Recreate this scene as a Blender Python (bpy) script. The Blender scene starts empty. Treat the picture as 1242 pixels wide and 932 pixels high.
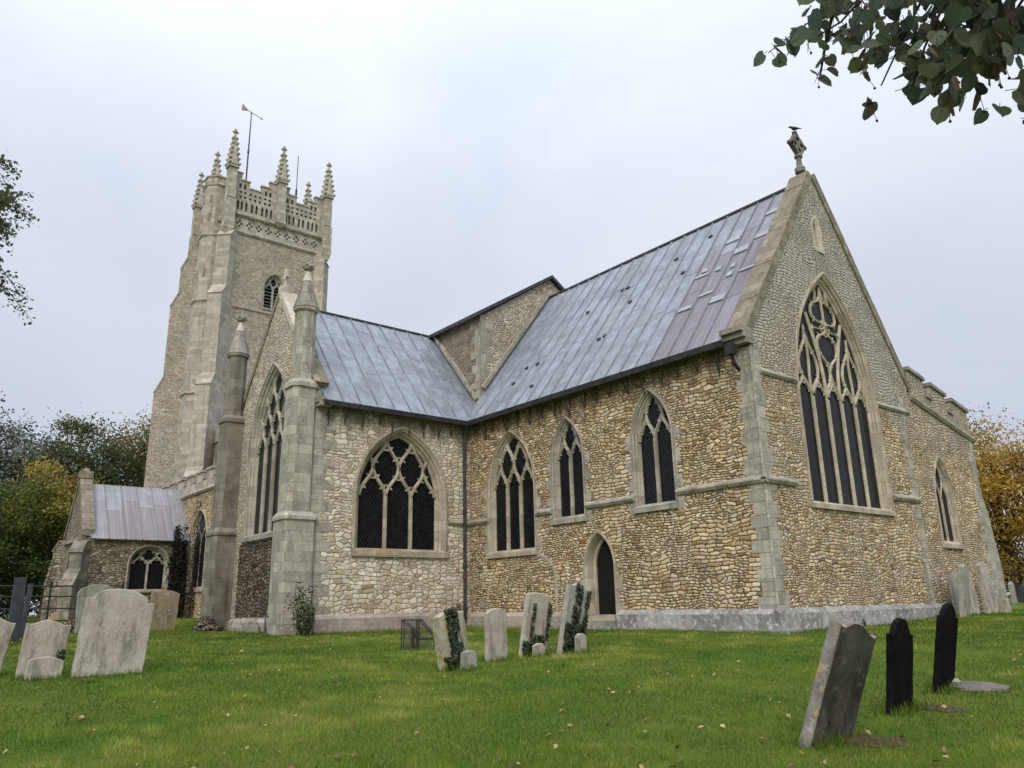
import bpy, math, random
import numpy as np
from mathutils import Vector, Matrix
from mathutils.geometry import tessellate_polygon
random.seed(7); rng=np.random.default_rng(11)
R=math.radians
scene=bpy.context.scene
COL=scene.collection

# ------------------------------------------------------------------ camera
CAM=Vector((10.668,-16.64,0.756))
yaw,pit,rol=R(50.58),R(15.778),R(-1.203)
fwd=Vector((-math.sin(yaw)*math.cos(pit),math.cos(yaw)*math.cos(pit),math.sin(pit)))
rt=Vector((math.cos(yaw),math.sin(yaw),0)); up=rt.cross(fwd)
rt2=rt*math.cos(rol)+up*math.sin(rol); up2=-rt*math.sin(rol)+up*math.cos(rol)
cd=bpy.data.cameras.new('camera'); cam=bpy.data.objects.new('camera',cd); COL.objects.link(cam)
M=Matrix((rt2,up2,-fwd)).transposed().to_4x4(); M.translation=CAM
cam.matrix_world=M
cd.sensor_fit='HORIZONTAL'; cd.sensor_width=36; cd.lens=942.2/1242*36
cd.clip_start=.05; cd.clip_end=2000
scene.camera=cam

# ------------------------------------------------------------------ world, sun, exposure
SUN_EL,SUN_AZ=R(38),R(138)       # azimuth clockwise from north (+Y)
world=bpy.data.worlds.new('World'); scene.world=world; world.use_nodes=True
nt=world.node_tree; N=nt.nodes; Lk=nt.links
for n in list(N): N.remove(n)
out=N.new('ShaderNodeOutputWorld'); bg=N.new('ShaderNodeBackground')
sky=N.new('ShaderNodeTexSky'); sky.sky_type='NISHITA'; sky.sun_disc=False
sky.sun_elevation=SUN_EL; sky.sun_rotation=SUN_AZ; sky.air_density=1.0; sky.dust_density=4.0; sky.ozone_density=1.5
tc=N.new('ShaderNodeTexCoord'); sep=N.new('ShaderNodeSeparateXYZ'); Lk.new(tc.outputs['Generated'],sep.inputs[0])
# cloud deck: brighter towards the zenith as an overcast sky is, with soft lumps
mr=N.new('ShaderNodeMapRange'); mr.inputs['From Min'].default_value=0; mr.inputs['From Max'].default_value=1
mr.inputs['To Min'].default_value=6.1; mr.inputs['To Max'].default_value=21.5; Lk.new(sep.outputs['Z'],mr.inputs['Value'])
pw=N.new('ShaderNodeMath'); pw.operation='POWER'; pw.inputs[1].default_value=3.4
mx0=N.new('ShaderNodeMath'); mx0.operation='MAXIMUM'; mx0.inputs[1].default_value=0; Lk.new(sep.outputs['Z'],mx0.inputs[0])
Lk.new(mx0.outputs[0],pw.inputs[0]); Lk.new(pw.outputs[0],mr.inputs['Value'])
mp=N.new('ShaderNodeMapping'); mp.inputs['Scale'].default_value=(1.0,1.0,1.6); mp.inputs['Location'].default_value=(.4,.35,.1); Lk.new(tc.outputs['Generated'],mp.inputs[0])
no=N.new('ShaderNodeTexNoise'); no.inputs['Scale'].default_value=1.9; no.inputs['Detail'].default_value=5; no.inputs['Roughness'].default_value=.5; no.inputs['Distortion'].default_value=.3
Lk.new(mp.outputs[0],no.inputs['Vector'])
cr=N.new('ShaderNodeValToRGB'); cr.color_ramp.elements[0].position=.3; cr.color_ramp.elements[0].color=(.80,.885,1.09,1)
cr.color_ramp.elements[1].position=.68; cr.color_ramp.elements[1].color=(1.03,1.085,1.19,1); Lk.new(no.outputs['Fac'],cr.inputs[0])
mul=N.new('ShaderNodeMix'); mul.data_type='RGBA'; mul.blend_type='MULTIPLY'; mul.inputs['Factor'].default_value=1
Lk.new(cr.outputs[0],mul.inputs['A']); Lk.new(mr.outputs[0],mul.inputs['B'])
mixs=N.new('ShaderNodeMix'); mixs.data_type='RGBA'; mixs.inputs['Factor'].default_value=.93
Lk.new(sky.outputs[0],mixs.inputs['A']); Lk.new(mul.outputs['Result'],mixs.inputs['B'])
Lk.new(mixs.outputs['Result'],bg.inputs['Color']); bg.inputs['Strength'].default_value=.095
Lk.new(bg.outputs[0],out.inputs[0])
sd=bpy.data.lights.new('sun','SUN'); sd.energy=1.5; sd.angle=R(30); sd.color=(1,.96,.9)
so=bpy.data.objects.new('sun',sd); COL.objects.link(so)
sdir=Vector((math.sin(SUN_AZ)*math.cos(SUN_EL),math.cos(SUN_AZ)*math.cos(SUN_EL),math.sin(SUN_EL)))
so.rotation_euler=sdir.to_track_quat('Z','Y').to_euler(); so.location=(0,-30,40)
vs=scene.view_settings; vs.view_transform='Standard'; vs.look='None'; vs.gamma=1; vs.use_curve_mapping=False; vs.exposure=0.28
scene.render.engine='CYCLES'

# ------------------------------------------------------------------ material helpers
def nmat(name):
    m=bpy.data.materials.new(name); m.use_nodes=True
    t=m.node_tree; b=t.nodes['Principled BSDF']; return m,t,b
class G:
    """tiny node-graph writer"""
    def __init__(s,t): s.t=t
    def n(s,typ,**k):
        x=s.t.nodes.new(typ)
        for a,v in k.items(): setattr(x,a,v)
        return x
    def link(s,a,b): s.t.links.new(a,b)
    def val(s,sock,v):
        if hasattr(v,'is_output') : s.link(v,sock)
        else: sock.default_value=v
    def math(s,op,a,b=0.,c=None,clamp=False):
        x=s.n('ShaderNodeMath',operation=op,use_clamp=clamp); s.val(x.inputs[0],a); s.val(x.inputs[1],b)
        if c is not None: s.val(x.inputs[2],c)
        return x.outputs[0]
    def mix(s,f,a,b,mode='MIX'):
        x=s.n('ShaderNodeMix',data_type='RGBA',blend_type=mode); s.val(x.inputs['Factor'],f)
        for k,v in(('A',a),('B',b)):
            if isinstance(v,tuple): v=tuple(v)+(1,) if len(v)==3 else v
            s.val(x.inputs[k],v)
        return x.outputs['Result']
    def ramp(s,f,stops,interp='LINEAR'):
        x=s.n('ShaderNodeValToRGB'); e=x.color_ramp; e.interpolation=interp
        while len(e.elements)<len(stops): e.elements.new(.5)
        for el,(p,c) in zip(e.elements,stops):
            el.position=p; el.color=(c if isinstance(c,tuple) else (c,c,c))+(1,)
        s.link(f,x.inputs[0]); return x.outputs[0]
    def noise(s,vec,scale,detail=4,rough=.55,dim='3D',dist=0):
        x=s.n('ShaderNodeTexNoise',noise_dimensions=dim); x.inputs['Scale'].default_value=scale; x.inputs['Detail'].default_value=detail
        x.inputs['Roughness'].default_value=rough; x.inputs['Distortion'].default_value=dist
        if vec is not None: s.link(vec,x.inputs['Vector'])
        return x
    def mapping(s,vec,scale=(1,1,1),loc=(0,0,0),rot=(0,0,0)):
        x=s.n('ShaderNodeMapping'); x.inputs['Scale'].default_value=scale; x.inputs['Location'].default_value=loc; x.inputs['Rotation'].default_value=rot
        s.link(vec,x.inputs[0]); return x.outputs[0]
    def sstep(s,v,a,b,lo=0.,hi=1.):
        x=s.n('ShaderNodeMapRange',interpolation_type='SMOOTHSTEP'); s.val(x.inputs['Value'],v)
        for k,q in zip(('From Min','From Max','To Min','To Max'),(a,b,lo,hi)): x.inputs[k].default_value=q
        return x.outputs[0]
    def bump(s,h,strength,dist,normal=None):
        x=s.n('ShaderNodeBump'); x.inputs['Strength'].default_value=strength; x.inputs['Distance'].default_value=dist
        s.link(h,x.inputs['Height'])
        if normal is not None: s.link(normal,x.inputs['Normal'])
        return x.outputs[0]
    def uv(s): return s.n('ShaderNodeUVMap',uv_map='uv').outputs[0]
    def pos(s): return s.n('ShaderNodeNewGeometry').outputs['Position']
    def obj(s): return s.n('ShaderNodeTexCoord').outputs['Object']

def rubble(name,stops,mortar,sx=.34,sz=.17,warp=.05,bump=.9,grey=None,greyz=None,dirt=(.13,.105,.075),small=.35,crazy=.35,vary=.5,eave=None,greyamt=.5):
    """roughly coursed rubble: wavy rows of rounded stones, with patches of smaller rows and of random work"""
    m,t,b=nmat(name); g=G(t); uv=g.uv()
    def warped(sc,amp,det=3):
        wn=g.noise(uv,sc,det); a=g.n('ShaderNodeVectorMath',operation='SUBTRACT'); g.link(wn.outputs['Color'],a.inputs[0]); a.inputs[1].default_value=(.5,.5,.5)
        b_=g.n('ShaderNodeVectorMath',operation='SCALE'); g.link(a.outputs[0],b_.inputs[0]); b_.inputs['Scale'].default_value=amp; return b_.outputs[0]
    def vadd(a,c): x=g.n('ShaderNodeVectorMath',operation='ADD'); g.link(a,x.inputs[0]); g.link(c,x.inputs[1]); return x.outputs[0]
    wa=vadd(vadd(uv,warped(.9,.34,2)),vadd(warped(3.1,warp*2.6),warped(11.,warp*.75,2)))
    xy=g.n('ShaderNodeSeparateXYZ'); g.link(wa,xy.inputs[0]); u,v=xy.outputs[0],xy.outputs[1]
    def rows(kx,kz,seed):
        vv=g.math('ADD',g.math('DIVIDE',v,kz),seed); row=g.math('FLOOR',vv); fv=g.math('FRACT',vv)
        wn=g.n('ShaderNodeTexWhiteNoise',noise_dimensions='1D'); g.link(row,wn.inputs['W'])
        uu=g.math('ADD',g.math('MULTIPLY',g.math('DIVIDE',u,kx),g.math('MULTIPLY_ADD',wn.outputs['Value'],.7,.7)),g.math('MULTIPLY',wn.outputs['Value'],173.))
        v1=g.n('ShaderNodeTexVoronoi',voronoi_dimensions='1D',feature='F1'); g.link(uu,v1.inputs['W']); v1.inputs['Scale'].default_value=1; v1.inputs['Randomness'].default_value=.9
        v2=g.n('ShaderNodeTexVoronoi',voronoi_dimensions='1D',feature='DISTANCE_TO_EDGE'); g.link(uu,v2.inputs['W']); v2.inputs['Scale'].default_value=1; v2.inputs['Randomness'].default_value=.9
        du=g.math('MULTIPLY',v2.outputs['Distance'],kx); dv=g.math('MULTIPLY',g.math('SUBTRACT',.5,g.math('ABSOLUTE',g.math('SUBTRACT',fv,.5))),kz)
        r=.046; x=g.math('MAXIMUM',g.math('SUBTRACT',1.,g.math('DIVIDE',du,r)),0.); y=g.math('MAXIMUM',g.math('SUBTRACT',1.,g.math('DIVIDE',dv,r)),0.)
        d=g.math('SUBTRACT',1.,g.math('SQRT',g.math('ADD',g.math('MULTIPLY',x,x),g.math('MULTIPLY',y,y)))); return v1.outputs['Color'],d
    def cells(kx,kz):
        c=g.mapping(wa,(1/kx,1/kz,1)); o=[]
        for f in('F1','DISTANCE_TO_EDGE'):
            q=g.n('ShaderNodeTexVoronoi',voronoi_dimensions='2D',feature=f); g.link(c,q.inputs['Vector']); q.inputs['Scale'].default_value=1; q.inputs['Randomness'].default_value=.8; o.append(q)
        return o[0].outputs['Color'],g.math('MULTIPLY',o[1].outputs['Distance'],kz/.046*.9,clamp=False)
    c1,e1=rows(sx,sz,3.3); c2,e2=rows(sx*.66,sz*.68,7.7); c3,e3=cells(sx*.8,sz*.95)
    sel=g.noise(uv,.7,3); sm_=g.math('GREATER_THAN',sel.outputs['Fac'],.64-small*.4)
    sel2=g.noise(g.mapping(uv,(1,1,1),(31,17,0)),.9,3); sm2=g.math('GREATER_THAN',sel2.outputs['Fac'],.66-crazy*.4)
    rnd=g.mix(sm2,g.mix(sm_,c1,c2),c3); edge=g.mix(sm2,g.mix(sm_,e1,e2),e3)
    sr=g.n('ShaderNodeSeparateColor'); g.link(rnd,sr.inputs[0])
    col=g.ramp(sr.outputs[0],stops)
    fn=g.noise(uv,21,7,.75); col=g.mix(.8,col,g.ramp(fn.outputs['Fac'],[(.27,.20),(.5,.52),(.74,.82)]),'OVERLAY')
    col=g.mix(1.,col,g.math('MULTIPLY_ADD',sr.outputs[1],vary,1.-vary*.5),'MULTIPLY')
    big=g.noise(uv,.42,5,.6); gcol=grey or (.27,.255,.22)
    col=g.mix(g.sstep(big.outputs['Fac'],.45,.72,0,greyamt),col,gcol)
    sz_=g.n('ShaderNodeSeparateXYZ'); g.link(uv,sz_.inputs[0])
    if greyz:
        zz=g.math('ADD',sz_.outputs[1],g.math('MULTIPLY',g.math('SUBTRACT',big.outputs['Fac'],.5),5.))
        col=g.mix(g.sstep(zz,greyz[0],greyz[1],0,greyz[2]),col,gcol)
    d2=g.noise(uv,1.1,6,.7); col=g.mix(g.sstep(d2.outputs['Fac'],.54,.74,0,.55),col,dirt)
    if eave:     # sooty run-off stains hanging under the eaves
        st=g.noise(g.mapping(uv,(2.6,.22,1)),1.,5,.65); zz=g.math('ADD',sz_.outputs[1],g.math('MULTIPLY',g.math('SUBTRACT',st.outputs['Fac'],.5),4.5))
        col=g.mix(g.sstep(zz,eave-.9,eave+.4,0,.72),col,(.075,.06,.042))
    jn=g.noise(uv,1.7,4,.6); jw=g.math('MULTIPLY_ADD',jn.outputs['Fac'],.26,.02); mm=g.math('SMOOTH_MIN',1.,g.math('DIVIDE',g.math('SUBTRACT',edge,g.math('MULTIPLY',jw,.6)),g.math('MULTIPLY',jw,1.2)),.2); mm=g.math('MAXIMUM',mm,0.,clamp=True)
    mcol=g.mix(g.sstep(jn.outputs['Fac'],.40,.62),tuple(x*.5 for x in mortar),mortar)  # mortar darkened so its colour carries part of the joint shade
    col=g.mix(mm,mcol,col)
    g.link(col,b.inputs['Base Color']); b.inputs['Roughness'].default_value=.92; b.inputs['Specular IOR Level'].default_value=.2
    h=g.math('ADD',g.sstep(edge,-.1,.6),g.math('MULTIPLY',sr.outputs[2],.6)); h=g.math('ADD',h,g.math('MULTIPLY',fn.outputs['Fac'],.6))
    g.link(g.bump(h,bump,.05),b.inputs['Normal']); return m

def ashlar(name,c0,c1,bw=.62,bh=.31,mort=.006,dirt=(.12,.105,.08),dirtamt=.6,lichen=0,bump=.5,vary=.35,lcol=(.5,.47,.38)):
    m,t,b=nmat(name); g=G(t); uv=g.uv()
    br=g.n('ShaderNodeTexBrick'); g.link(uv,br.inputs['Vector']); br.inputs['Scale'].default_value=1
    br.inputs['Brick Width'].default_value=bw; br.inputs['Row Height'].default_value=bh; br.inputs['Mortar Size'].default_value=mort; br.inputs['Mortar Smooth'].default_value=.4
    br.inputs['Color1'].default_value=(0,0,0,1); br.inputs['Color2'].default_value=(1,1,1,1); br.inputs['Mortar'].default_value=(.5,.5,.5,1)
    p=g.pos(); n1=g.noise(p,3.2,6,.65); n2=g.noise(p,22,4,.6); n3=g.noise(g.mapping(p,(2.6,2.6,.35)),1.0,6,.7)
    base=g.mix(g.ramp(n1.outputs['Fac'],[(.3,0.),(.7,1.)]),c0,c1)
    v=g.math('MULTIPLY_ADD',br.outputs['Color'],vary,1-vary*.55); base=g.mix(1.,base,v,'MULTIPLY')
    base=g.mix(.5,base,g.ramp(n2.outputs['Fac'],[(.25,.3),(.75,.75)]),'OVERLAY')
    base=g.mix(g.sstep(n3.outputs['Fac'],.48,.75,0,dirtamt),base,dirt)
    if lichen:
        n4=g.noise(p,9,5,.7); base=g.mix(g.sstep(n4.outputs['Fac'],.58-.12*lichen,.66),base,lcol)
    base=g.mix(g.math('MULTIPLY',br.outputs['Fac'],.6),base,tuple(x*.45 for x in c0))
    g.link(base,b.inputs['Base Color']); b.inputs['Roughness'].default_value=.9; b.inputs['Specular IOR Level'].default_value=.2
    h=g.math('SUBTRACT',g.math('ADD',g.math('MULTIPLY',n1.outputs['Fac'],.5),g.math('MULTIPLY',n2.outputs['Fac'],.35)),g.math('MULTIPLY',br.outputs['Fac'],.6))
    g.link(g.bump(h,bump,.02),b.inputs['Normal']); return m

def plain(name,col,rough=.8,spec=.3,nscale=8,namt=.4,bump=.2,bdist=.01,metal=0,dark=None,stretch=(1,1,1)):
    m,t,b=nmat(name); g=G(t); p=g.mapping(g.pos(),stretch); n=g.noise(p,nscale,5,.65)
    c=g.mix(g.sstep(n.outputs['Fac'],.3,.72),dark or tuple(x*(1-namt) for x in col),tuple(min(1,x*(1+namt*.5)) for x in col))
    g.link(c,b.inputs['Base Color']); b.inputs['Roughness'].default_value=rough; b.inputs['Specular IOR Level'].default_value=spec; b.inputs['Metallic'].default_value=metal
    g.link(g.bump(n.outputs['Fac'],bump,bdist),b.inputs['Normal']); return m

OCH=[(0.,(.24,.145,.07)),(.15,(.45,.305,.155)),(.42,(.60,.435,.245)),(.70,(.65,.495,.305)),(.92,(.66,.56,.41)),(1.,(.47,.40,.305))]
PAL=[(0.,(.40,.30,.19)),(.2,(.56,.455,.315)),(.5,(.68,.585,.44)),(.8,(.73,.655,.525)),(1.,(.57,.51,.415))]
TOW=[(0.,(.28,.22,.15)),(.25,(.40,.335,.245)),(.55,(.46,.40,.31)),(.8,(.51,.46,.375)),(1.,(.39,.36,.31))]
DRK=[(0.,(.06,.045,.03)),(.3,(.15,.11,.07)),(.6,(.22,.165,.11)),(1.,(.28,.235,.18))]
PRC=[(0.,(.12,.095,.065)),(.3,(.22,.18,.125)),(.6,(.32,.265,.19)),(1.,(.38,.335,.265))]
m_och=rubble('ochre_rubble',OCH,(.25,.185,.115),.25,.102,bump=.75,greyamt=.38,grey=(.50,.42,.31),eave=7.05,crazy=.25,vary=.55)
m_east=rubble('east_rubble',OCH,(.30,.235,.155),.23,.095,bump=.65,greyamt=.4,grey=(.46,.43,.37),greyz=(4.6,7.9,.92),crazy=.3,vary=.55)
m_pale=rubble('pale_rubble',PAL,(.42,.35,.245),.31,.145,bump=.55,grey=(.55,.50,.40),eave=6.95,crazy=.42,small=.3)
m_gab=rubble('gable_rubble',[(p,tuple(x*.82 for x in c)) for p,c in PAL],(.36,.305,.225),.20,.10,bump=.6,grey=(.44,.40,.325))
m_tow=rubble('tower_rubble',TOW,(.37,.315,.235),.22,.11,bump=.6,grey=(.40,.365,.305),dirt=(.27,.19,.13),vary=.4)
m_dark=rubble('dark_rubble',DRK,(.05,.04,.03),.24,.13,bump=1.2,grey=(.14,.12,.09),crazy=.7)
m_porch=rubble('porch_rubble',PRC,(.17,.14,.10),.25,.12,bump=.7,grey=(.24,.21,.165))
m_ash=ashlar('grey_ashlar',(.31,.28,.225),(.45,.41,.335),.46,.3,dirt=(.17,.145,.105),dirtamt=.85,vary=.5,lichen=.35,lcol=(.50,.47,.40))
m_asht=ashlar('tower_ashlar',(.35,.31,.245),(.47,.425,.345),.6,.32,dirt=(.24,.205,.155),dirtamt=.8,vary=.45)
m_ashd=ashlar('stained_ashlar',(.22,.20,.16),(.36,.325,.265),dirt=(.09,.08,.06),dirtamt=.8)
m_dress=ashlar('dressed_limestone',(.33,.28,.20),(.47,.41,.31),.5,.36,vary=.45,dirtamt=.7,dirt=(.20,.16,.10))
m_dressg=ashlar('grey_dressed_stone',(.29,.26,.205),(.41,.375,.305),.5,.36,dirtamt=.8,vary=.45)
m_pale_c=ashlar('pale_coping_stone',(.46,.41,.32),(.56,.51,.41),.6,.45,dirtamt=.35)
m_cop=ashlar('lichened_coping',(.19,.165,.12),(.30,.265,.20),.42,.3,dirt=(.14,.105,.05),dirtamt=.9,lichen=.9,lcol=(.255,.22,.145),bump=1.,vary=.6)
m_plin=ashlar('limewashed_plinth',(.22,.205,.18),(.34,.325,.30),.95,.5,dirt=(.12,.105,.085),dirtamt=.9,lichen=.75,lcol=(.52,.51,.485),vary=.5)
m_plinr=ashlar('pinkish_plinth',(.34,.27,.22),(.44,.375,.32),.95,.5,dirt=(.16,.12,.09),dirtamt=.8,lichen=.3,lcol=(.5,.47,.42))
m_black=ashlar('dark_recess_stone',(.075,.07,.065),(.15,.14,.12),2,2,dirtamt=.3)  # near-black backing stone: the shade inside recesses is put into its colour
m_iron=plain('black_iron',(.022,.022,.024),.55,.4,12,.5)
m_gut=plain('lead_gutter',(.045,.046,.05),.6,.4,4,.5)
m_wood=plain('old_oak_door',(.008,.0065,.0055),.7,.3,6,.6,stretch=(8,8,.6))
m_louv=plain('louvre_slats',(.17,.19,.23),.6,.3,5,.3)

def mk_lead(name,base,pat):
    m,t,b=nmat(name); g=G(t); uv=g.uv()
    at=g.n('ShaderNodeVertexColor',layer_name='tint'); s=g.n('ShaderNodeSeparateColor'); g.link(at.outputs[0],s.inputs[0])
    n1=g.noise(g.mapping(uv,(3.2,.35,1)),1.0,6,.65); n2=g.noise(uv,1.3,5,.6); n3=g.noise(g.mapping(uv,(9,.22,1)),1.,4,.6); n4=g.noise(uv,30,3)
    n5=g.noise(uv,4.2,7,.75); c=g.mix(g.sstep(n2.outputs['Fac'],.3,.7),tuple(x*.72 for x in base),tuple(x*1.2 for x in base)); c=g.mix(.55,c,g.ramp(n5.outputs['Fac'],[(.28,.22),(.5,.5),(.72,.78)]),'OVERLAY')
    c=g.mix(g.sstep(n1.outputs['Fac'],.52,.72,0,.5),c,tuple(min(1,x*1.5) for x in base))
    c=g.mix(g.sstep(n1.outputs['Fac'],.48,.3,0,.45),c,(.10,.105,.115))
    pc=g.mix(g.sstep(n3.outputs['Fac'],.35,.7),pat,tuple(x*1.7 for x in pat))
    pc=g.mix(g.sstep(n3.outputs['Fac'],.60,.70,0,.55),pc,(.42,.42,.44))
    pf=g.math('MULTIPLY',s.outputs[1],g.sstep(n2.outputs['Fac'],.25,.55,.55,1.))
    c=g.mix(pf,c,pc)
    c=g.mix(1.,c,g.math('MULTIPLY_ADD',s.outputs[0],.13,.935),'MULTIPLY')
    g.link(c,b.inputs['Base Color']); g.val(b.inputs['Roughness'],g.sstep(n1.outputs['Fac'],.3,.7,.42,.65)); b.inputs['Specular IOR Level'].default_value=.45
    h=g.math('ADD',n2.outputs['Fac'],g.math('MULTIPLY',n4.outputs['Fac'],.12)); g.link(g.bump(h,.35,.03),b.inputs['Normal']); return m
m_lead=mk_lead('lead_sheet',(.242,.266,.300),(.135,.112,.124))
m_leadn=mk_lead('porch_lead',(.32,.33,.35),(.175,.152,.155))

def mk_glass():
    m,t,b=nmat('leaded_glass'); g=G(t); uv=g.uv()
    r=g.mapping(uv,(1/.13,1/.19,1)); s=g.n('ShaderNodeSeparateXYZ'); g.link(r,s.inputs[0])
    def tri(x): return g.math('ABSOLUTE',g.math('SUBTRACT',g.math('FRACT',x),.5))
    a=tri(g.math('ADD',s.outputs[0],s.outputs[1])); c=tri(g.math('SUBTRACT',s.outputs[0],s.outputs[1]))
    ln=g.math('MAXIMUM',g.sstep(a,.44,.475),g.sstep(c,.44,.475))
    bars=g.math('GREATER_THAN',tri(g.math('MULTIPLY',g.n('ShaderNodeSeparateXYZ').outputs[1],1.)),9.) # none
    n=g.noise(uv,5,3); fc=g.n('ShaderNodeTexWhiteNoise',noise_dimensions='2D')
    fl=g.n('ShaderNodeCombineXYZ'); g.link(g.math('FLOOR',g.math('ADD',s.outputs[0],s.outputs[1])),fl.inputs[0]); g.link(g.math('FLOOR',g.math('SUBTRACT',s.outputs[0],s.outputs[1])),fl.inputs[1]); g.link(fl.outputs[0],fc.inputs['Vector'])
    c0=g.mix(fc.outputs['Value'],(.003,.003,.004),(.010,.0105,.013))
    g.link(g.mix(ln,c0,(.034,.036,.040)),b.inputs['Base Color'])
    g.val(b.inputs['Roughness'],g.math('MULTIPLY_ADD',ln,.5,.12)); b.inputs['Specular IOR Level'].default_value=.15
    h=g.math('ADD',g.math('MULTIPLY',fc.outputs['Value'],.4),g.math('MULTIPLY',ln,.8)); g.link(g.bump(g.math('ADD',h,g.math('MULTIPLY',n.outputs['Fac'],.6)),.35,.02),b.inputs['Normal']); return m
m_glass=mk_glass()

def mk_headstone(name,c0,c1,stain=(.12,.11,.085),lich=((.55,.53,.46),.5),yel=0.,green=.0):
    m,t,b=nmat(name); g=G(t); p=g.obj()
    n1=g.noise(p,2.6,6,.65); n2=g.noise(p,28,4,.7); n3=g.noise(g.mapping(p,(3,3,.8)),1.5,5,.65); n4=g.noise(p,7,6,.7); n5=g.noise(p,3.5,5,.7)
    c=g.mix(g.sstep(n1.outputs['Fac'],.3,.7),c0,c1)
    c=g.mix(.5,c,g.ramp(n2.outputs['Fac'],[(.25,.28),(.75,.76)]),'OVERLAY')
    c=g.mix(g.sstep(n3.outputs['Fac'],.5,.72,0,.75),c,stain)
    c=g.mix(g.sstep(n4.outputs['Fac'],.56,.64,0,lich[1]),c,lich[0])
    if yel: c=g.mix(g.sstep(n5.outputs['Fac'],.60-.2*yel,.68-.15*yel,0,.85),c,(.34,.24,.055))
    if green: c=g.mix(g.sstep(n5.outputs['Fac'],.4,.6,0,green),c,(.10,.12,.05))
    g.link(c,b.inputs['Base Color']); b.inputs['Roughness'].default_value=.92; b.inputs['Specular IOR Level'].default_value=.2
    h=g.math('ADD',n2.outputs['Fac'],g.math('MULTIPLY',n4.outputs['Fac'],.8)); g.link(g.bump(h,.5,.015),b.inputs['Normal']); return m
h_white=mk_headstone('pale_headstone',(.33,.285,.225),(.46,.41,.34),stain=(.11,.10,.07),lich=((.50,.47,.42),.35),green=.06)
h_grey=mk_headstone('grey_headstone',(.30,.285,.24),(.42,.40,.345),green=.3)
h_speck=mk_headstone('speckled_headstone',(.27,.215,.14),(.38,.32,.22),lich=((.66,.65,.62),.9),yel=.45)
h_yel=mk_headstone('yellow_lichen_headstone',(.36,.34,.26),(.48,.46,.37),yel=.75,green=.2)
h_leanf=mk_headstone('dark_weathered_slab',(.05,.043,.033),(.12,.108,.085),stain=(.015,.013,.011),lich=((.19,.18,.14),.55))
h_leane=mk_headstone('lichened_edge',(.15,.135,.11),(.29,.265,.225),stain=(.06,.055,.045),lich=((.50,.48,.44),.75),yel=.22)
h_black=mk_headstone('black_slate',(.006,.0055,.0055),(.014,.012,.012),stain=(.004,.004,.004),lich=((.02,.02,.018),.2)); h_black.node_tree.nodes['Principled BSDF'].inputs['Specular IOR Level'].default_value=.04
h_slate=mk_headstone('dark_slate',(.05,.055,.065),(.09,.095,.11),stain=(.03,.03,.032),lich=((.12,.12,.12),.3))
h_tan=mk_headstone('sandy_stone',(.42,.28,.15),(.52,.37,.22))

def mk_leaf(name,stops,trans=.25,rough=.6):
    m,t,b=nmat(name); g=G(t); at=g.n('ShaderNodeVertexColor',layer_name='tint'); s=g.n('ShaderNodeSeparateColor'); g.link(at.outputs[0],s.inputs[0])
    c=g.ramp(s.outputs[0],stops); c=g.mix(1.,c,g.math('MULTIPLY_ADD',s.outputs[1],.7,.65),'MULTIPLY')
    g.link(c,b.inputs['Base Color']); b.inputs['Roughness'].default_value=rough; b.inputs['Specular IOR Level'].default_value=.25
    tr=g.n('ShaderNodeBsdfTranslucent'); g.link(c,tr.inputs[0]); mx=g.n('ShaderNodeMixShader'); mx.inputs[0].default_value=trans
    g.link(b.outputs[0],mx.inputs[1]); g.link(tr.outputs[0],mx.inputs[2]); g.link(mx.outputs[0],t.nodes['Material Output'].inputs[0]); return m
lf_oak=mk_leaf('oak_leaves',[(0,(.06,.075,.03)),(.55,(.105,.125,.042)),(.8,(.17,.145,.048)),(1,(.25,.15,.05))],.35)
lf_wil=mk_leaf('greygreen_leaves',[(0,(.075,.088,.06)),(.6,(.125,.145,.10)),(1,(.19,.205,.15))])
lf_yel=mk_leaf('turning_leaves',[(0,(.05,.075,.022)),(.55,(.115,.15,.034)),(.85,(.22,.215,.045)),(1,(.36,.25,.05))],.35)
lf_dk=mk_leaf('evergreen_leaves',[(0,(.02,.028,.012)),(1,(.05,.06,.025))])
lf_or=mk_leaf('autumn_leaves',[(0,(.14,.10,.02)),(.4,(.38,.23,.04)),(.8,(.56,.36,.06)),(1,(.62,.46,.11))],.4)
lf_near=mk_leaf('near_tree_leaves',[(0,(.06,.085,.045)),(.6,(.12,.15,.065)),(1,(.18,.19,.08))],.4)
lf_lime=mk_leaf('lime_leaves',[(0,(.07,.095,.075)),(.7,(.12,.15,.09)),(1,(.18,.19,.10))],.45,.45)
lf_bract=mk_leaf('lime_bracts',[(0,(.14,.08,.055)),(1,(.25,.15,.10))],.35)
lf_ivy=mk_leaf('ivy_leaves',[(0,(.016,.028,.012)),(.7,(.035,.055,.02)),(1,(.08,.10,.04))],.1,.4)
lf_shrub=mk_leaf('shrub_leaves',[(0,(.025,.045,.015)),(.6,(.05,.08,.02)),(1,(.09,.12,.03))],.2)
lf_creep=mk_leaf('dark_creeper_leaves',[(0,(.010,.010,.007)),(1,(.03,.026,.016))],.05,.8)
lf_fall=mk_leaf('fallen_leaf_litter',[(0,(.08,.045,.02)),(.5,(.24,.15,.07)),(1,(.42,.30,.14))],.05,.8)
lf_grass=mk_leaf('grass_blades',[(0,(.042,.088,.008)),(.35,(.115,.19,.014)),(.7,(.25,.30,.034)),(1,(.40,.34,.12))],.35,.6)
m_bark=plain('bark',(.085,.068,.05),.95,.1,6,.5,.8,.03,stretch=(2,2,.5))
m_fruit=plain('lime_fruit',(.05,.045,.03),.7,.2)

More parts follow.
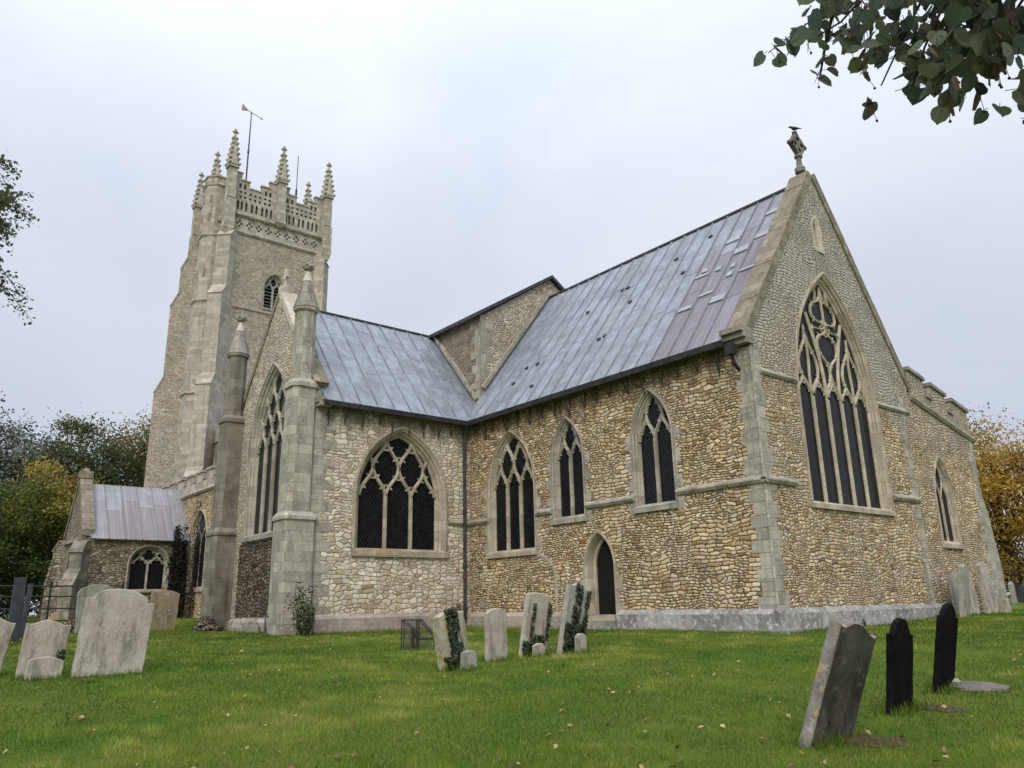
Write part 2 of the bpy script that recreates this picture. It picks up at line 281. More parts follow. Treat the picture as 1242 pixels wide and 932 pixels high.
# ------------------------------------------------------------------ mesh builder
class MB:
    def __init__(s): s.v=[]; s.f=[]; s.m=[]; s.t=[]; s.mi=0; s.tint=(.5,0,0); s.uvf=None; s.fu=[]
    def add(s,vs,fs,uvs=None):
        o=len(s.v); s.v+= [tuple(v) for v in vs]
        for k,f in enumerate(fs):
            s.f.append([i+o for i in f]); s.m.append(s.mi); s.t.append(s.tint); s.fu.append(uvs[k] if uvs else None)
    def box(s,x0,x1,y0,y1,z0,z1):
        s.add([(x0,y0,z0),(x1,y0,z0),(x1,y1,z0),(x0,y1,z0),(x0,y0,z1),(x1,y0,z1),(x1,y1,z1),(x0,y1,z1)],
              [(0,3,2,1),(4,5,6,7),(0,1,5,4),(1,2,6,5),(2,3,7,6),(3,0,4,7)])
    def obox(s,c,ax,h,bev=0):
        c=Vector(c); a=[Vector(x).normalized()*k for x,k in zip(ax,h)]
        P=lambda i,j,k: c+a[0]*i+a[1]*j+a[2]*k
        s.add([P(-1,-1,-1),P(1,-1,-1),P(1,1,-1),P(-1,1,-1),P(-1,-1,1),P(1,-1,1),P(1,1,1),P(-1,1,1)],
              [(0,3,2,1),(4,5,6,7),(0,1,5,4),(1,2,6,5),(2,3,7,6),(3,0,4,7)])
    def prism(s,pts,off):
        """polygon pts (3D, CCW seen from the +off side reversed) extruded by vector off"""
        n=len(pts); off=Vector(off); a=[Vector(p) for p in pts]; b=[p+off for p in a]
        tr=tessellate_polygon([a])
        nrm=Vector((0,0,0))
        for i in range(n): nrm+=a[i].cross(a[(i+1)%n])
        flip=nrm.dot(off)>0
        fs=[]
        for t in tr:
            q=(a[t[1]]-a[t[0]]).cross(a[t[2]]-a[t[0]]); w=q.dot(off)<0
            t=tuple(t) if w else tuple(reversed(t))
            fs.append(t); fs.append(tuple(i+n for i in reversed(t)))
        for i in range(n):
            j=(i+1)%n; fs.append((i,j,n+j,n+i) if flip else (j,i,n+i,n+j))
        s.add(a+b,fs)
    def ring(s,rings,close=True,cap=True):
        n=len(rings[0]); vs=[p for r in rings for p in r]; fs=[]
        for k in range(len(rings)-1):
            for i in range(n if close else n-1):
                j=(i+1)%n; fs.append((k*n+i,k*n+j,(k+1)*n+j,(k+1)*n+i))
        if cap and close:
            fs.append(tuple(reversed(range(n)))); fs.append(tuple((len(rings)-1)*n+i for i in range(n)))
        s.add(vs,fs)
    def tube(s,path,r,n=6,cap=True):
        path=[Vector(p) for p in path]; rs=r if isinstance(r,(list,tuple)) else [r]*len(path); rings=[]; ref=None
        for i,p in enumerate(path):
            d=(path[min(i+1,len(path)-1)]-path[max(i-1,0)]).normalized()
            if ref is None: ref=Vector((0,0,1)) if abs(d.z)<.9 else Vector((1,0,0))
            x=(ref-d*ref.dot(d)).normalized(); y=d.cross(x); ref=x
            rings.append([p+(x*math.cos(2*math.pi*k/n)+y*math.sin(2*math.pi*k/n))*rs[i] for k in range(n)])
        s.ring(rings,True,cap)
    def lathe(s,c,prof,n=8,rot=0,sx=1,sy=1):
        c=Vector(c); s.ring([[c+Vector((r*sx*math.cos(rot+2*math.pi*k/n),r*sy*math.sin(rot+2*math.pi*k/n),z)) for k in range(n)] for r,z in prof])
    def build(s,name,mat,parent=None,smooth=False,uv=True):
        me=bpy.data.meshes.new(name); off=Vector((0,0,0))
        if parent is not None:
            q=parent
            while q is not None: off+=q.location; q=q.parent
        V=np.array(s.v,dtype=np.float64)-np.array(off)
        me.from_pydata(V.tolist(),[],s.f)
        for m in (mat if isinstance(mat,(list,tuple)) else [mat]): me.materials.append(m)
        me.polygons.foreach_set('material_index',s.m)
        me.polygons.foreach_set('use_smooth',[smooth]*len(s.f))
        me.update()
        W=np.array(s.v)
        if uv:
            ul=me.uv_layers.new(name='uv'); nl=len(me.loops); U=np.empty((nl,2)); 
            for p,fu in zip(me.polygons,s.fu):
                n=p.normal; ls=range(p.loop_start,p.loop_start+p.loop_total)
                if fu is not None:
                    for l,q in zip(ls,fu): U[l]=q
                    continue
                ax=abs(n.x),abs(n.y),abs(n.z)
                for l in ls:
                    w=W[me.loops[l].vertex_index]
                    if ax[2]>.8: U[l]=(w[0],w[1])
                    elif ax[0]>ax[1]: U[l]=(w[1]+3.7,w[2])
                    else: U[l]=(w[0],w[2])
            ul.data.foreach_set('uv',U.ravel())
        if any(t!=(.5,0,0) for t in s.t):
            ca=me.color_attributes.new('tint','FLOAT_COLOR','CORNER'); a=[]
            for p,t in zip(me.polygons,s.t): a+=[(t[0],t[1],t[2],1)]*p.loop_total
            ca.data.foreach_set('color',np.array(a).ravel())
        o=bpy.data.objects.new(name,me); COL.objects.link(o)
        if parent is not None: o.parent=parent
        return o

def tag(o,label=None,cat=None,group=None,kind=None):
    for k,v in(('label',label),('category',cat),('group',group),('kind',kind)):
        if v: o[k]=v
    return o
def thing(name,loc,label,cat,group=None):
    o=bpy.data.objects.new(name,None); COL.objects.link(o); o.location=loc; o.empty_display_size=.2
    return tag(o,label,cat,group)

class Fr:
    """wall frame: s along wall, t up, d outward"""
    def __init__(s,o,S): s.o=Vector(o); s.S=Vector(S).normalized(); s.U=Vector((0,0,1)); s.N=s.S.cross(s.U)
    def P(s,a,t,d=0): return s.o+s.S*a+s.U*t+s.N*d

def arch(a,spring,rise,off=0,n=10,base=0,cs=0):
    """two-centred pointed arch outline left foot -> apex -> right foot, offset outward"""
    Rr=(a*a+rise*rise)/(2*a); cx=Rr-a; ro=Rr+off; top=math.sqrt(max(ro*ro-cx*cx,0))
    th0=math.pi; th1=math.pi-math.atan2(top,cx) if cx>=0 else math.atan2(top,cx)
    if cx<0: th1=math.atan2(top,-cx)
    L=[(cs-(a+off),base)]
    for i in range(n+1):
        th=th0+(th1-th0)*i/n; L.append((cs+cx+ro*math.cos(th),spring+ro*math.sin(th)))
    Rg=[(2*cs-x,y) for x,y in reversed(L[:-1])]
    return L+Rg
def inside(p,a,spring,rise,cs=0,m=0):
    x=abs(p[0]-cs)
    if p[1]<=spring: return x<=a-m
    Rr=(a*a+rise*rise)/(2*a); cx=Rr-a
    return (x+cx)**2+(p[1]-spring)**2<=(Rr-m)**2

def holed(mb,F,outer,holes,th=.5,back=True):
    lists=[outer]+holes; allp=[p for l in lists for p in l]
    tri=tessellate_polygon([[Vector((p[0],p[1],0)) for p in l] for l in lists])
    vs=[F.P(p[0],p[1],0) for p in allp]; n=len(vs); vs+=[F.P(p[0],p[1],-th) for p in allp]
    fs=[]
    for t in tri:
        q=[allp[i] for i in t]; A=(q[1][0]-q[0][0])*(q[2][1]-q[0][1])-(q[2][0]-q[0][0])*(q[1][1]-q[0][1])
        t=tuple(t) if A>0 else tuple(reversed(t)); fs.append(t)
        if back: fs.append(tuple(i+n for i in reversed(t)))
    o=0
    for l in lists:
        k=len(l); A=sum(l[i][0]*l[(i+1)%k][1]-l[(i+1)%k][0]*l[i][1] for i in range(k))
        outerl=(o==0)
        for i in range(k):
            j=(i+1)%k; f=(o+i,o+j,n+o+j,n+o+i)
            ccw=A>0
            if (outerl and ccw) or (not outerl and not ccw): f=tuple(reversed(f))
            fs.append(f)
        o+=k
    mb.add(vs,fs)

def bar2d(mb,F,path,w,d0,d1,closed=False):
    n=len(path); rings=[]
    for i,p in enumerate(path):
        a=path[max(i-1,0)]; b=path[min(i+1,n-1)]; dx,dy=b[0]-a[0],b[1]-a[1]; l=math.hypot(dx,dy) or 1; nx,ny=-dy/l,dx/l
        dm=d0+(d1-d0)*.45
        rings.append([F.P(p[0]+nx*o,p[1]+ny*o,d) for o,d in((-w/2,d0),(-w/2,dm),(-w*.2,d1),(w*.2,d1),(w/2,dm),(w/2,d0))])
    mb.ring(rings)
def scurve(p,q,n=9):
    return [(p[0]+(q[0]-p[0])*(1-math.cos(math.pi*i/n))/2,p[1]+(q[1]-p[1])*i/n) for i in range(n+1)]
def bez(p0,p1,p2,p3,n=12):
    r=[]
    for i in range(n+1):
        t=i/n; u=1-t
        r.append(tuple(u**3*a+3*u*u*t*b+3*u*t*t*c+t**3*d for a,b,c,d in zip(p0,p1,p2,p3)))
    return r
def clip(path,test):
    runs=[];cur=[]
    for p in path:
        if test(p): cur.append(p)
        else:
            if len(cur)>0: cur.append(p)
            if len(cur)>1: runs.append(cur)
            cur=[]
    if len(cur)>1: runs.append(cur)
    return runs
def cusp(mb,F,p,dirx,diry,l,w,d0,d1):
    px,py=-diry,dirx; 
    pts=[(p[0]+px*w,p[1]+py*w),(p[0]+dirx*l*.55+px*w*.35,p[1]+diry*l*.55+py*w*.35),(p[0]+dirx*l,p[1]+diry*l),(p[0]+dirx*l*.55-px*w*.35,p[1]+diry*l*.55-py*w*.35),(p[0]-px*w,p[1]-py*w)]
    mb.prism([F.P(a,b,d0) for a,b in pts],F.N*(d1-d0))

def tracery(mb,F,kind,n,cs,sill,a,spring,rise,d0,d1,w,hs=0):
    test=lambda p: inside(p,a,spring,rise,cs)
    q=2*a/n; h0=spring+hs
    def put(path,ww=None,cus=True,cl=.10):
        for r in clip(path,test):
            bar2d(mb,F,r,ww or w,d0,d1)
            if cus and len(r)>5:
                for fr in (.3,.68):
                    k=int(len(r)*fr); p=r[k]; b=r[k+1]; dx,dy=b[0]-p[0],b[1]-p[1]; l=math.hypot(dx,dy); nx,ny=-dy/l,dx/l
                    for sg in(-1,1):
                        e=(p[0]+nx*sg*q*cl*1.3,p[1]+ny*sg*q*cl*1.3)
                        if test(e): cusp(mb,F,p,nx*sg,ny*sg,q*cl+w*.5,w*.75,d0+.02,d0+(d1-d0)*.7)
    for i in range(1,n): bar2d(mb,F,[(cs-a+i*q,sill),(cs-a+i*q,h0+.02)],w*1.15,d0,d1+.02)
    if kind=='net':
        c={2:rise*.62,3:rise*.47}.get(n,rise/n*1.12)
        for row in range(n+1):
            for i in range(n+1):
                x=cs-a+(i+(row%2)*.5)*q; y=h0+row*c
                for sg in(-1,1):
                    x2=x+sg*q/2
                    if x2<cs-a-.01 or x2>cs+a+.01: continue
                    if row==0 and ((i==0 and sg<0) or (i==n and sg>0)): continue
                    put(scurve((x,y),(x2,y+c)))
    else:
        # flowing five-light pattern: two leaf-shaped groups over the outer pairs, wheel of daggers on top
        X=lambda i: cs-a+i*q
        H=h0; r=rise
        for i in range(5):  # light heads
            put(scurve((X(i),H),(X(i)+q/2,H+.62*q*1.25)),w*.9); put(scurve((X(i+1),H),(X(i)+q/2,H+.62*q*1.25)),w*.9)
        for sg in(-1,1):
            S=lambda x: cs+sg*x*q
            Y=lambda y: H+r*y
            put(bez((S(1.5),H),(S(1.55),Y(.12)),(S(2.35),Y(.14)),(S(2.12),Y(.29)),12)); put(bez((S(2.12),Y(.29)),(S(1.95),Y(.40)),(S(1.45),Y(.42)),(S(1.55),Y(.58)),10))
            put(bez((S(1.5),H),(S(1.45),Y(.12)),(S(.70),Y(.14)),(S(.93),Y(.29)),12)); put(bez((S(.93),Y(.29)),(S(1.10),Y(.40)),(S(1.60),Y(.42)),(S(1.55),Y(.58)),10))
            put(bez((S(1.5),Y(.04)),(S(1.62),Y(.20)),(S(1.35),Y(.28)),(S(1.52),Y(.46)),10),w*.75,False)
            put(bez((S(.5),H),(S(.44),Y(.20)),(S(.66),Y(.40)),(S(1.28),Y(.70)),18),w*1.5,False)
            put(bez((S(.5),H),(S(.5),Y(.12)),(S(.06),Y(.12)),(S(0),Y(.24)),10))
            put(bez((S(0),Y(.24)),(S(.04),Y(.36)),(S(.78),Y(.34)),(S(.68),Y(.48)),12)); put(bez((S(.68),Y(.48)),(S(.55),Y(.58)),(S(.02),Y(.52)),(S(0),Y(.62)),10))
            put(bez((S(1.02),Y(.56)),(S(.95),Y(.62)),(S(.35),Y(.57)),(S(0),Y(.62)),8),w*.85)
            put(bez((S(0),Y(.62)),(S(.05),Y(.70)),(S(1.0),Y(.60)),(S(.86),Y(.75)),12)); put(bez((S(.86),Y(.75)),(S(.72),Y(.86)),(S(.05),Y(.78)),(S(0),Y(.97)),12))
            if sg>0: put([(S(0),Y(.62)),(S(.02),Y(.7)),(S(0),Y(.78)),(S(0),Y(.86)),(S(0),Y(.97))],w*.8,False)
            put(bez((S(.45),Y(.83)),(S(.5),Y(.86)),(S(.3),Y(.9)),(S(.42),Y(.95)),8),w*.7,False)
            put(bez((S(2.5),Y(.06)),(S(2.3),Y(.16)),(S(2.3),Y(.2)),(S(2.12),Y(.29)),8),w*.8,False)

church=thing('church',(-16,0,0),'medieval rubble stone church with tall pinnacled tower, grey lead roofs and traceried windows','church')

WIN={}
def window(F,cs,sill,a,apex,spring,kind='net',n=2,fw=.22,depth=.15,label=None,mf=None,mt=None,hood=.05,sillout=.08,w=.1,hs=0,name='window',sillh=.2,glz=m_glass,td=None):
    rise=apex-spring; hole=arch(a,spring,rise,fw-.03,base=sill-.02,cs=cs)
    mb=MB()
    prof=[(fw+hood,.0-.01),(fw+hood,.045),(fw+hood*.25,.06),(fw,.02),(fw*.72,-.015),(fw*.66,-.07),(fw*.36,-depth*.55),(fw*.30,-depth*.8),(.0,-depth-.02),(-.01,-depth-.06)]
    paths=[arch(a,spring,rise,o,base=sill,cs=cs) for o,d in prof]
    rings=[[F.P(p[0],p[1],prof[k][1]) for p in pa] for k,pa in enumerate(paths)]
    mb.ring(rings,close=False)
    # hood ends only above spring: keep the jamb flush below
    fr=mb.build(name,mf or m_dress,church)
    if label: fr['label']=label
    mb=MB(); e=a+fw+hood; pr=[(sillout,sill-sillh),(sillout,sill-.06),(.01,sill+.0),(-depth-.05,sill+.05),(-depth-.05,sill-sillh),(-.12,sill-sillh)]
    mb.prism([F.P(cs-e,z,d) for d,z in pr],F.S*(2*e)); mb.build('sill',mf or m_dress,fr)
    mb=MB(); o2=arch(a,spring,rise,.02,base=sill-.01,cs=cs); mb.prism([F.P(p[0],p[1],-depth-.10) for p in o2],F.N*.05); gz=mb.build('glazing',glz,fr)
    mb=MB(); tracery(mb,F,kind,n,cs,sill,a,spring,rise,-depth-.045,-depth+(.05 if td is None else td),w,hs); mb.build('tracery',mt or mf or m_dress,fr)
    return hole

def quoins(mb,F,s0,dirn,z0,z1,h=.30,l0=.3,l1=.55,proud=.018,seed=0):
    r=random.Random(seed); z=z0; k=0; s0+=dirn*-.004
    while z<z1-.05:
        hh=min(h*r.uniform(.85,1.2),z1-z); l=(l0 if k%2 else l1)*r.uniform(.9,1.1); a,b=sorted((s0+dirn*r.uniform(.0,.002),s0+dirn*l))
        p=[F.P(a,z+.004,0),F.P(b,z+.004,0),F.P(b,z+hh-.004,0),F.P(a,z+hh-.004,0)]
        mb.prism([q-F.N*.1 for q in p],F.N*(.1+proud*r.uniform(.6,1.2))); z+=hh; k+=1
def string(F,s0,s1,z,out=.11,h=.16,name='string_course',mat=None,parent=None):
    mb=MB(); pr=[(-.03,z-h),(out*.5,z-h),(out,z-h*.55),(out,z-h*.3),(.02,z+.03),(-.03,z+.03)]
    mb.prism([F.P(s0,q,d) for d,q in pr],F.S*(s1-s0)); return mb.build(name,mat or m_ash,parent or church)

# ------------------------------------------------------------------ CHANCEL
L=12.1; ZE=7.25; ZR=13.26; YC=4.31; T=6.48; GY=-6.23; XW=-18.78; XR=-15.44; ZT=11.62
FS=Fr((0,0,0),(1,0,0)); FE=Fr((0,0,0),(0,1,0)); FT=Fr((-L,0,0),(0,1,0)); FG=Fr((0,GY,0),(1,0,0))
hS=[window(FS,-9.76,2.45,1.06,6.3,4.55,'net',3,.17,label='three-light window with net tracery in the chancel side wall',w=.10),
    window(FS,-6.92,3.3,.57,6.25,5.15,'net',2,.14,label='narrow two-light grey stone window left of the small door',mf=m_dressg,w=.09,hs=-.05),
    window(FS,-3.44,3.32,.58,6.38,5.2,'net',2,.14,label='narrow two-light window nearest the chancel corner',mf=m_dressg,w=.09,hs=-.05)]
def doorway():
    cs=-5.72; a=.42; sp=1.75; ri=.78; base=.4
    hole=arch(a,sp,ri,.17,base=base,cs=cs)
    mb=MB(); prof=[(.23,-.01),(.23,.04),(.17,.05),(.14,.01),(.1,-.1),(.07,-.22),(0,-.25),(-.01,-.4)]
    mb.ring([[FS.P(p[0],p[1],d) for p in arch(a,sp,ri,o,base=base,cs=cs)] for o,d in prof],close=False)
    quoins(mb,FS,cs-.65,-1,.42,1.8,.33,.08,.24,.008,3); quoins(mb,FS,cs+.65,1,.42,1.8,.33,.08,.24,.008,4)
    mb.box(cs-.6,cs+.6,-.12,.4,.22,.4)
    d=mb.build('doorway',m_dress,church)
    mb=MB(); dep=-.36
    n=6
    for i in range(n):
        x0=cs-a-.02+i*(2*a+.04)/n; x1=x0+(2*a+.04)/n-.008; pts=[(x0,base)]
        pts+=[(x1,base)]
        zt=lambda x: sp+math.sqrt(max(.001,((a*a+ri*ri)/(2*a))**2-(abs(x-cs)+((a*a+ri*ri)/(2*a)-a))**2))+.03 if abs(x-cs)<a else sp
        xm=(x0+x1)/2; pts+=[(x1,zt(x1)),(xm,zt(xm)),(x0,zt(x0))]
        mb.prism([FS.P(p[0],p[1],dep) for p in pts],FS.N*.05)
    dd=mb.build('door',m_wood,d)
    return hole
hS.append(doorway())
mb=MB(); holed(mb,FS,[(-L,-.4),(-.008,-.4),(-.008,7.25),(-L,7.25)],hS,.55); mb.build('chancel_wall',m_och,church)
# east end: gable and flush chapel wall in one face
m_pale_t=ashlar('pale_tracery_stone',(.42,.36,.255),(.54,.475,.355),.5,.36,dirtamt=.3,dirt=(.26,.2,.12))
hE=[window(FE,4.19,3.15,1.92,9.75,6.1,'flow',5,.22,depth=.15,label='tall five-light east window with flowing leaf tracery',hood=.08,w=.075,sillh=.18,td=.02,mt=m_pale_t),
    window(FE,10.08,2.35,.5,4.85,3.75,'net',2,.16,depth=.08,label='small two-light window of the side chapel, east face',w=.06,hs=-.05,td=.0)]
slit=arch(.1,11.55,.25,0,base=10.85,cs=4.2)
yb0,yb1=8.55,13.2
pz=lambda y: 6.98-(y-8.6)*.2       # sloping parapet string of the chapel
mb=MB(); holed(mb,FE,[(.008,-.4),(13.2,-.4),(13.2,pz(13.2)),(8.62,pz(8.62)),(8.62,7.3),(YC,13.3),(.008,7.3)],hE+[arch(.24,11.45,.5,0,base=10.72,cs=4.2)],.55); gw=mb.build('gable_wall',m_east,church)
mb=MB(); mb.ring([[FE.P(p[0],p[1],d) for p in arch(.1,11.5,.25,o,base=10.8-o*.4,cs=4.2)] for o,d in((.16,-.01),(.16,.02),(.1,.02),(.02,-.06),(0,-.2))],close=False)
mb.box(-.25,-.18,4.0,4.4,10.7,11.9); mb.prism([FE.P(3.93,10.74,0),FE.P(4.47,10.74,0),FE.P(4.47,10.86,0),FE.P(3.93,10.86,0)],FE.N*.03); w_=mb.build('slit_window',[m_pale_c],church); w_['label']='small pale slit opening high in the east gable'
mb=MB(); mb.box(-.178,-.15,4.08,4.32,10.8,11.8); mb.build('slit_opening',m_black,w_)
# copings on the east gable
def coping(y0,z0,y1,z1,x0,x1,mat,th=.3,lift=.0):
    mb=MB(); d=Vector((0,y1-y0,z1-z0)); l=d.length; d.normalize(); nrm=Vector((0,-d.z,d.y)) if d.y>0 else Vector((0,d.z,-d.y))
    n=int(l/.75); 
    for i in range(n):
        a=Vector((0,y0,z0))+d*(l*i/n+.004); b=Vector((0,y0,z0))+d*(l*(i+1)/n-.004); k=random.uniform(-.012,.012)
        p=[a-nrm*.05,a+nrm*(th*.8+k),(a+b)/2+nrm*(th+k),b+nrm*(th*.8+k),b-nrm*.05]
        p=[a-nrm*.05,a+nrm*(th+k),b+nrm*(th+k),b-nrm*.05]
        mb.prism([Vector((x0,q.y,q.z)) for q in p],(x1-x0,0,0))
    return mb.build('gable_coping',mat,church)
coping(-.12,7.12,YC,13.38,-.60,.03,m_cop,.20)
coping(8.75,7.12,YC,13.38,-.66,.05,m_cop,.22)
mb=MB()   # kneeler and rainwater head at the corner
for i,(o,z) in enumerate(((.0,7.02),(.1,7.16),(.2,7.30))): mb.box(-.62,.04+.0*i,-.2-o,.12,z,z+.135)
mb.build('kneeler',m_ashd,church)
# cross on the gable
m_soot3=ashlar('weathered_cross_stone',(.13,.12,.10),(.24,.22,.185),2,2,dirt=(.06,.055,.045),dirtamt=.8)
mb=MB(); c=Vector((-.3,YC,13.62)); mb.lathe(c,[(.17,0),(.17,.14),(.10,.22),(.075,.5),(.13,.54),(.13,.6),(.07,.66)],8)
cc=c+Vector((0,0,.98)); e1=Vector((0,.62,.78)).normalized(); e2=Vector((0,-.62,.78)).normalized(); e2=(e2-e1*e2.dot(e1)).normalized(); ex=Vector((1,0,0))
for sg1,a_,b_ in((1,e1,e2),(1,e2,e1)):
    for k in(-1,1): mb.obox(cc+b_*(.26*k),(a_,b_,ex),(.31,.05,.07))
mb.obox(cc,(e1,e2,ex),(.24,.06,.06)); mb.obox(cc,(e2,e1,ex),(.24,.061,.061)); mb.obox(cc-ex*.045,(e1,e2,ex),(.27,.27,.03))
for v in(e1+e2,e1-e2,-e1-e2,-e1+e2): mb.lathe(cc+v*.31-Vector((0,0,.05)),[(.03,-.02),(.09,.03),(.08,.09),(.02,.12)],6)
mb.build('cross_finial',m_soot3,church)
# string courses, plinth, quoins
for a,b in((-L,-10.95),(-8.42,-7.7),(-6.15,-4.2),(-2.68,.1)): string(FS,a,b,3.62)
for a,b in((-.11,1.35),(6.55,8.2)): string(FE,a,b,3.62)
for a,b in((.3,1.95),(6.35,8.45)): string(FE,a,b,6.4,.08,.13)
def plinth(F,s0,s1,h,out,mat,name='plinth'):
    mb=MB(); pr=[(-.02,-.5),(out,-.5),(out,h-.1),(.01,h+.02),(-.02,h+.02)]
    mb.prism([F.P(s0,z,d) for d,z in pr],F.S*(s1-s0)); return mb.build(name,mat,church)
plinth(FS,-5.0,.165,.5,.18,m_plin); plinth(FS,-L,-6.35,.46,.16,m_plinr); plinth(FE,-.177,8.9,.5,.18,m_plin)
mb=MB(); mb.box(-.0,.42,-.42,9.5,-.3,.06); mb.box(-5,0,-.42,0,-.3,.05); mb.build('plinth_footing',m_plin,church)
for F,a,d,z1,h,l0,l1,pr,sd_ in((FS,-.05,-1,6.95,.33,.34,.46,.012,1),(FE,.05,1,6.95,.33,.28,.40,.012,2),(FE,8.2,-1,6.8,.32,.28,.45,.012,5),(FE,13.19,-1,6.0,.35,.35,.6,.012,6)):
    mb=MB(); quoins(mb,F,a,d,.3 if a>1 else .5,z1,h,l0,l1,pr,sd_); mb.build('quoin_strip',m_ash,church)
mb=MB(); mb.tube([(.0,.0,.5),(.0,.0,6.9)],.05,8); mb.build('corner_roll',m_ash,church)
# dressed jamb blocks round openings and the ring of an old blocked doorway
for F,x,z0,z1,d in((FS,-10.8-.28,2.4,5.0,-1),(FS,-8.45,2.4,4.6,1),(FS,-7.7,3.1,5.3,-1),(FS,-6.14,3.1,5.2,1),(FS,-4.22,3.1,5.4,-1),(FS,-2.66,3.1,5.4,1)):
    mb=MB(); quoins(mb,F,x,d,z0,z1,.3,.05,.2,.008,int(abs(x)*10)); mb.build('jamb_blocks',m_ash,church)
mb=MB()
bl=[(x,z) for x,z in arch(.95,1.4,.8,0,n=6,base=.5,cs=-8.6)]
for p,q in zip(bl[7:],bl[8:]): bar2d(mb,FS,[p,q],.15,-.02,.012)
mb.build('blocked_arch',m_ash,church)
# chapel parapet with battlements, batter buttress, roof and north walls
mb=MB(); pr=[(-.03,-.14),(.05,-.14),(.12,-.06),(.12,.0),(.02,.06),(-.03,.06)]
mb.prism([FE.P(8.72,pz(8.72)+z,d) for d,z in pr],Vector((0,13.32-8.72,pz(13.32)-pz(8.72))))
mb.build('string_course',m_ash,church)
mb=MB(); A=[8.62,9.15,9.15,10.1,10.1,10.6,10.6,11.55,11.55,12.05,12.05,13.2]; hi=[1,1,0,0,1,1,0,0,1,1,0,0]
order=[(8.72,.42),(8.95,.42),(8.95,.95),(9.95,.95),(9.95,.42),(10.45,.42),(10.45,.95),(11.5,.95),(11.5,.42),(12.0,.42),(12.0,.95),(13.2,.95)]
poly=[(8.72,pz(8.72)),(13.2,pz(13.2))]+[(y,pz(y)+h) for y,h in reversed(order)]
mb.prism([FE.P(y,z,-.012) for y,z in poly],FE.N*-.4); cp_=mb.build('parapet',m_east,church)
mb=MB()
for y0,y1 in((8.9,10.0),(10.4,11.55),(11.95,13.26)):
    d=.95; p=[(y0,pz(y0)+d),(y1,pz(y1)+d),(y1,pz(y1)+d+.12),(y0,pz(y0)+d+.12)]
    mb.prism([FE.P(y,z,.06) for y,z in p],FE.N*-.52)
for y0,y1 in((10.0,10.4),(11.55,11.95)):
    d=.42; p=[(y0,pz(y0)+d),(y1,pz(y1)+d),(y1,pz(y1)+d+.08),(y0,pz(y0)+d+.08)]
    mb.prism([FE.P(y,z,.05) for y,z in p],FE.N*-.5)
mb.build('coping',m_ashd,cp_)
mb=MB(); mb.prism([(0,13.2,-.4),(0,13.85,-.4),(0,13.8,1.6),(0,13.5,3.3),(0,13.2,4.2)],(-.9,0,0)); mb.build('buttress',m_ash,church)
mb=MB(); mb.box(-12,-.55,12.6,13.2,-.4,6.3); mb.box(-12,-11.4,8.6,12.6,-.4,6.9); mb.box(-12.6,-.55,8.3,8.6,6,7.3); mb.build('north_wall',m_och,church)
mb=MB(); mb.prism([(-.4,8.6,7.0),(-.4,13.0,6.3),(-.4,13.0,6.4),(-.4,8.6,7.1)],(-11.6,0,0)); mb.build('chapel_roof',m_lead,church)

# ------------------------------------------------------------------ lead roofs
def lead_roof(E0,A,B,sp,name,mat,patch=None,th=.07,rows=(.34,.68),seed=1,pat=lambda i,j,n:0.):
    r=random.Random(seed); E0=Vector(E0); A=Vector(A); B=Vector(B); la=A.length; lb=B.length; a=A.normalized(); b=B.normalized(); nr=a.cross(b)
    if nr.z<0: nr=-nr
    mb=MB(); n=max(1,round(la/sp)); w=la/n
    mb.tint=(.5,0.001,0)
    P=lambda s,t,h: E0+a*s+b*t+nr*h
    def uvq(s0,s1,t0,t1): return [(s0,t0),(s1,t0),(s1,t1),(s0,t1)]
    for i in range(n):
        cuts=[0]+sorted(min(.93,max(.07,f+r.uniform(-.07,.07)+(.1 if i%2 else 0))) for f in rows)+[1.]
        for j in range(len(cuts)-1):
            t0=cuts[j]*lb-(.05 if j else 0); t1=cuts[j+1]*lb; s0=i*w; s1=s0+w
            mb.tint=(r.random(),pat(i,j,n)*r.uniform(.75,1.),0)
            h0=.015 if j else .012
            us=[uvq(s0+i*.37,s1+i*.37,t0+i*1.9,t1+i*1.9)]
            vs=[P(s0,t0,h0),P(s1,t0,h0),P(s1,t1,0.008),P(s0,t1,0.008)]
            fs=[(0,1,2,3)]
            if (vs[1]-vs[0]).cross(vs[3]-vs[0]).dot(nr)<0: fs=[(3,2,1,0)]; us=[list(reversed(us[0]))]
            mb.add(vs,fs,us)
            e=[P(s0,t0,-.01),P(s1,t0,-.01),P(s1,t0,h0),P(s0,t0,h0)]; mb.add(e,[(0,1,2,3)])
            if j and r.random()<.0: pass
    mb.tint=(.42,0.001,0)
    for i in range(n+1):
        s=i*w; rr=.027; g=[P(s+rr*x,0,z) for x,z in((-1.1,0),(-.8,.03),(-.3,.052),(.3,.052),(.8,.03),(1.1,0))]
        tn=(r.uniform(-1.3,-.7),pat(min(i,n-1),1,n)*.7,0); mb.tint=tn
        k=[q+b*lb for q in g]; mb.ring([g,k],True,True)
    mb.tint=(.4,.001,0)
    bl=[P(0,0,-th),P(la,0,-th),P(la,lb,-th),P(0,lb,-th),P(0,0,0),P(la,0,0),P(la,lb,0),P(0,lb,0)]
    mb.add(bl,[(3,2,1,0),(0,1,5,4),(1,2,6,5),(2,3,7,6),(3,0,4,7)])
    return mb.build(name,mat,church),P,w,n,lb
def cpat(i,j,n):
    if i>=n-4: return [.9,1.,.6][j] if not (i<n-2 and j==2) else .05
    if i>=n-8 and j==1 and i%3==0: return .2
    return .18 if (i%7==2) else .02
cr_,P,w,n,lb=lead_roof((-L-.02,-.3,7.16),(L-.62,0,0),(0,YC+.3,ZR-7.16),.6,'chancel_roof',m_lead,rows=(.3,.66),seed=3,pat=cpat)
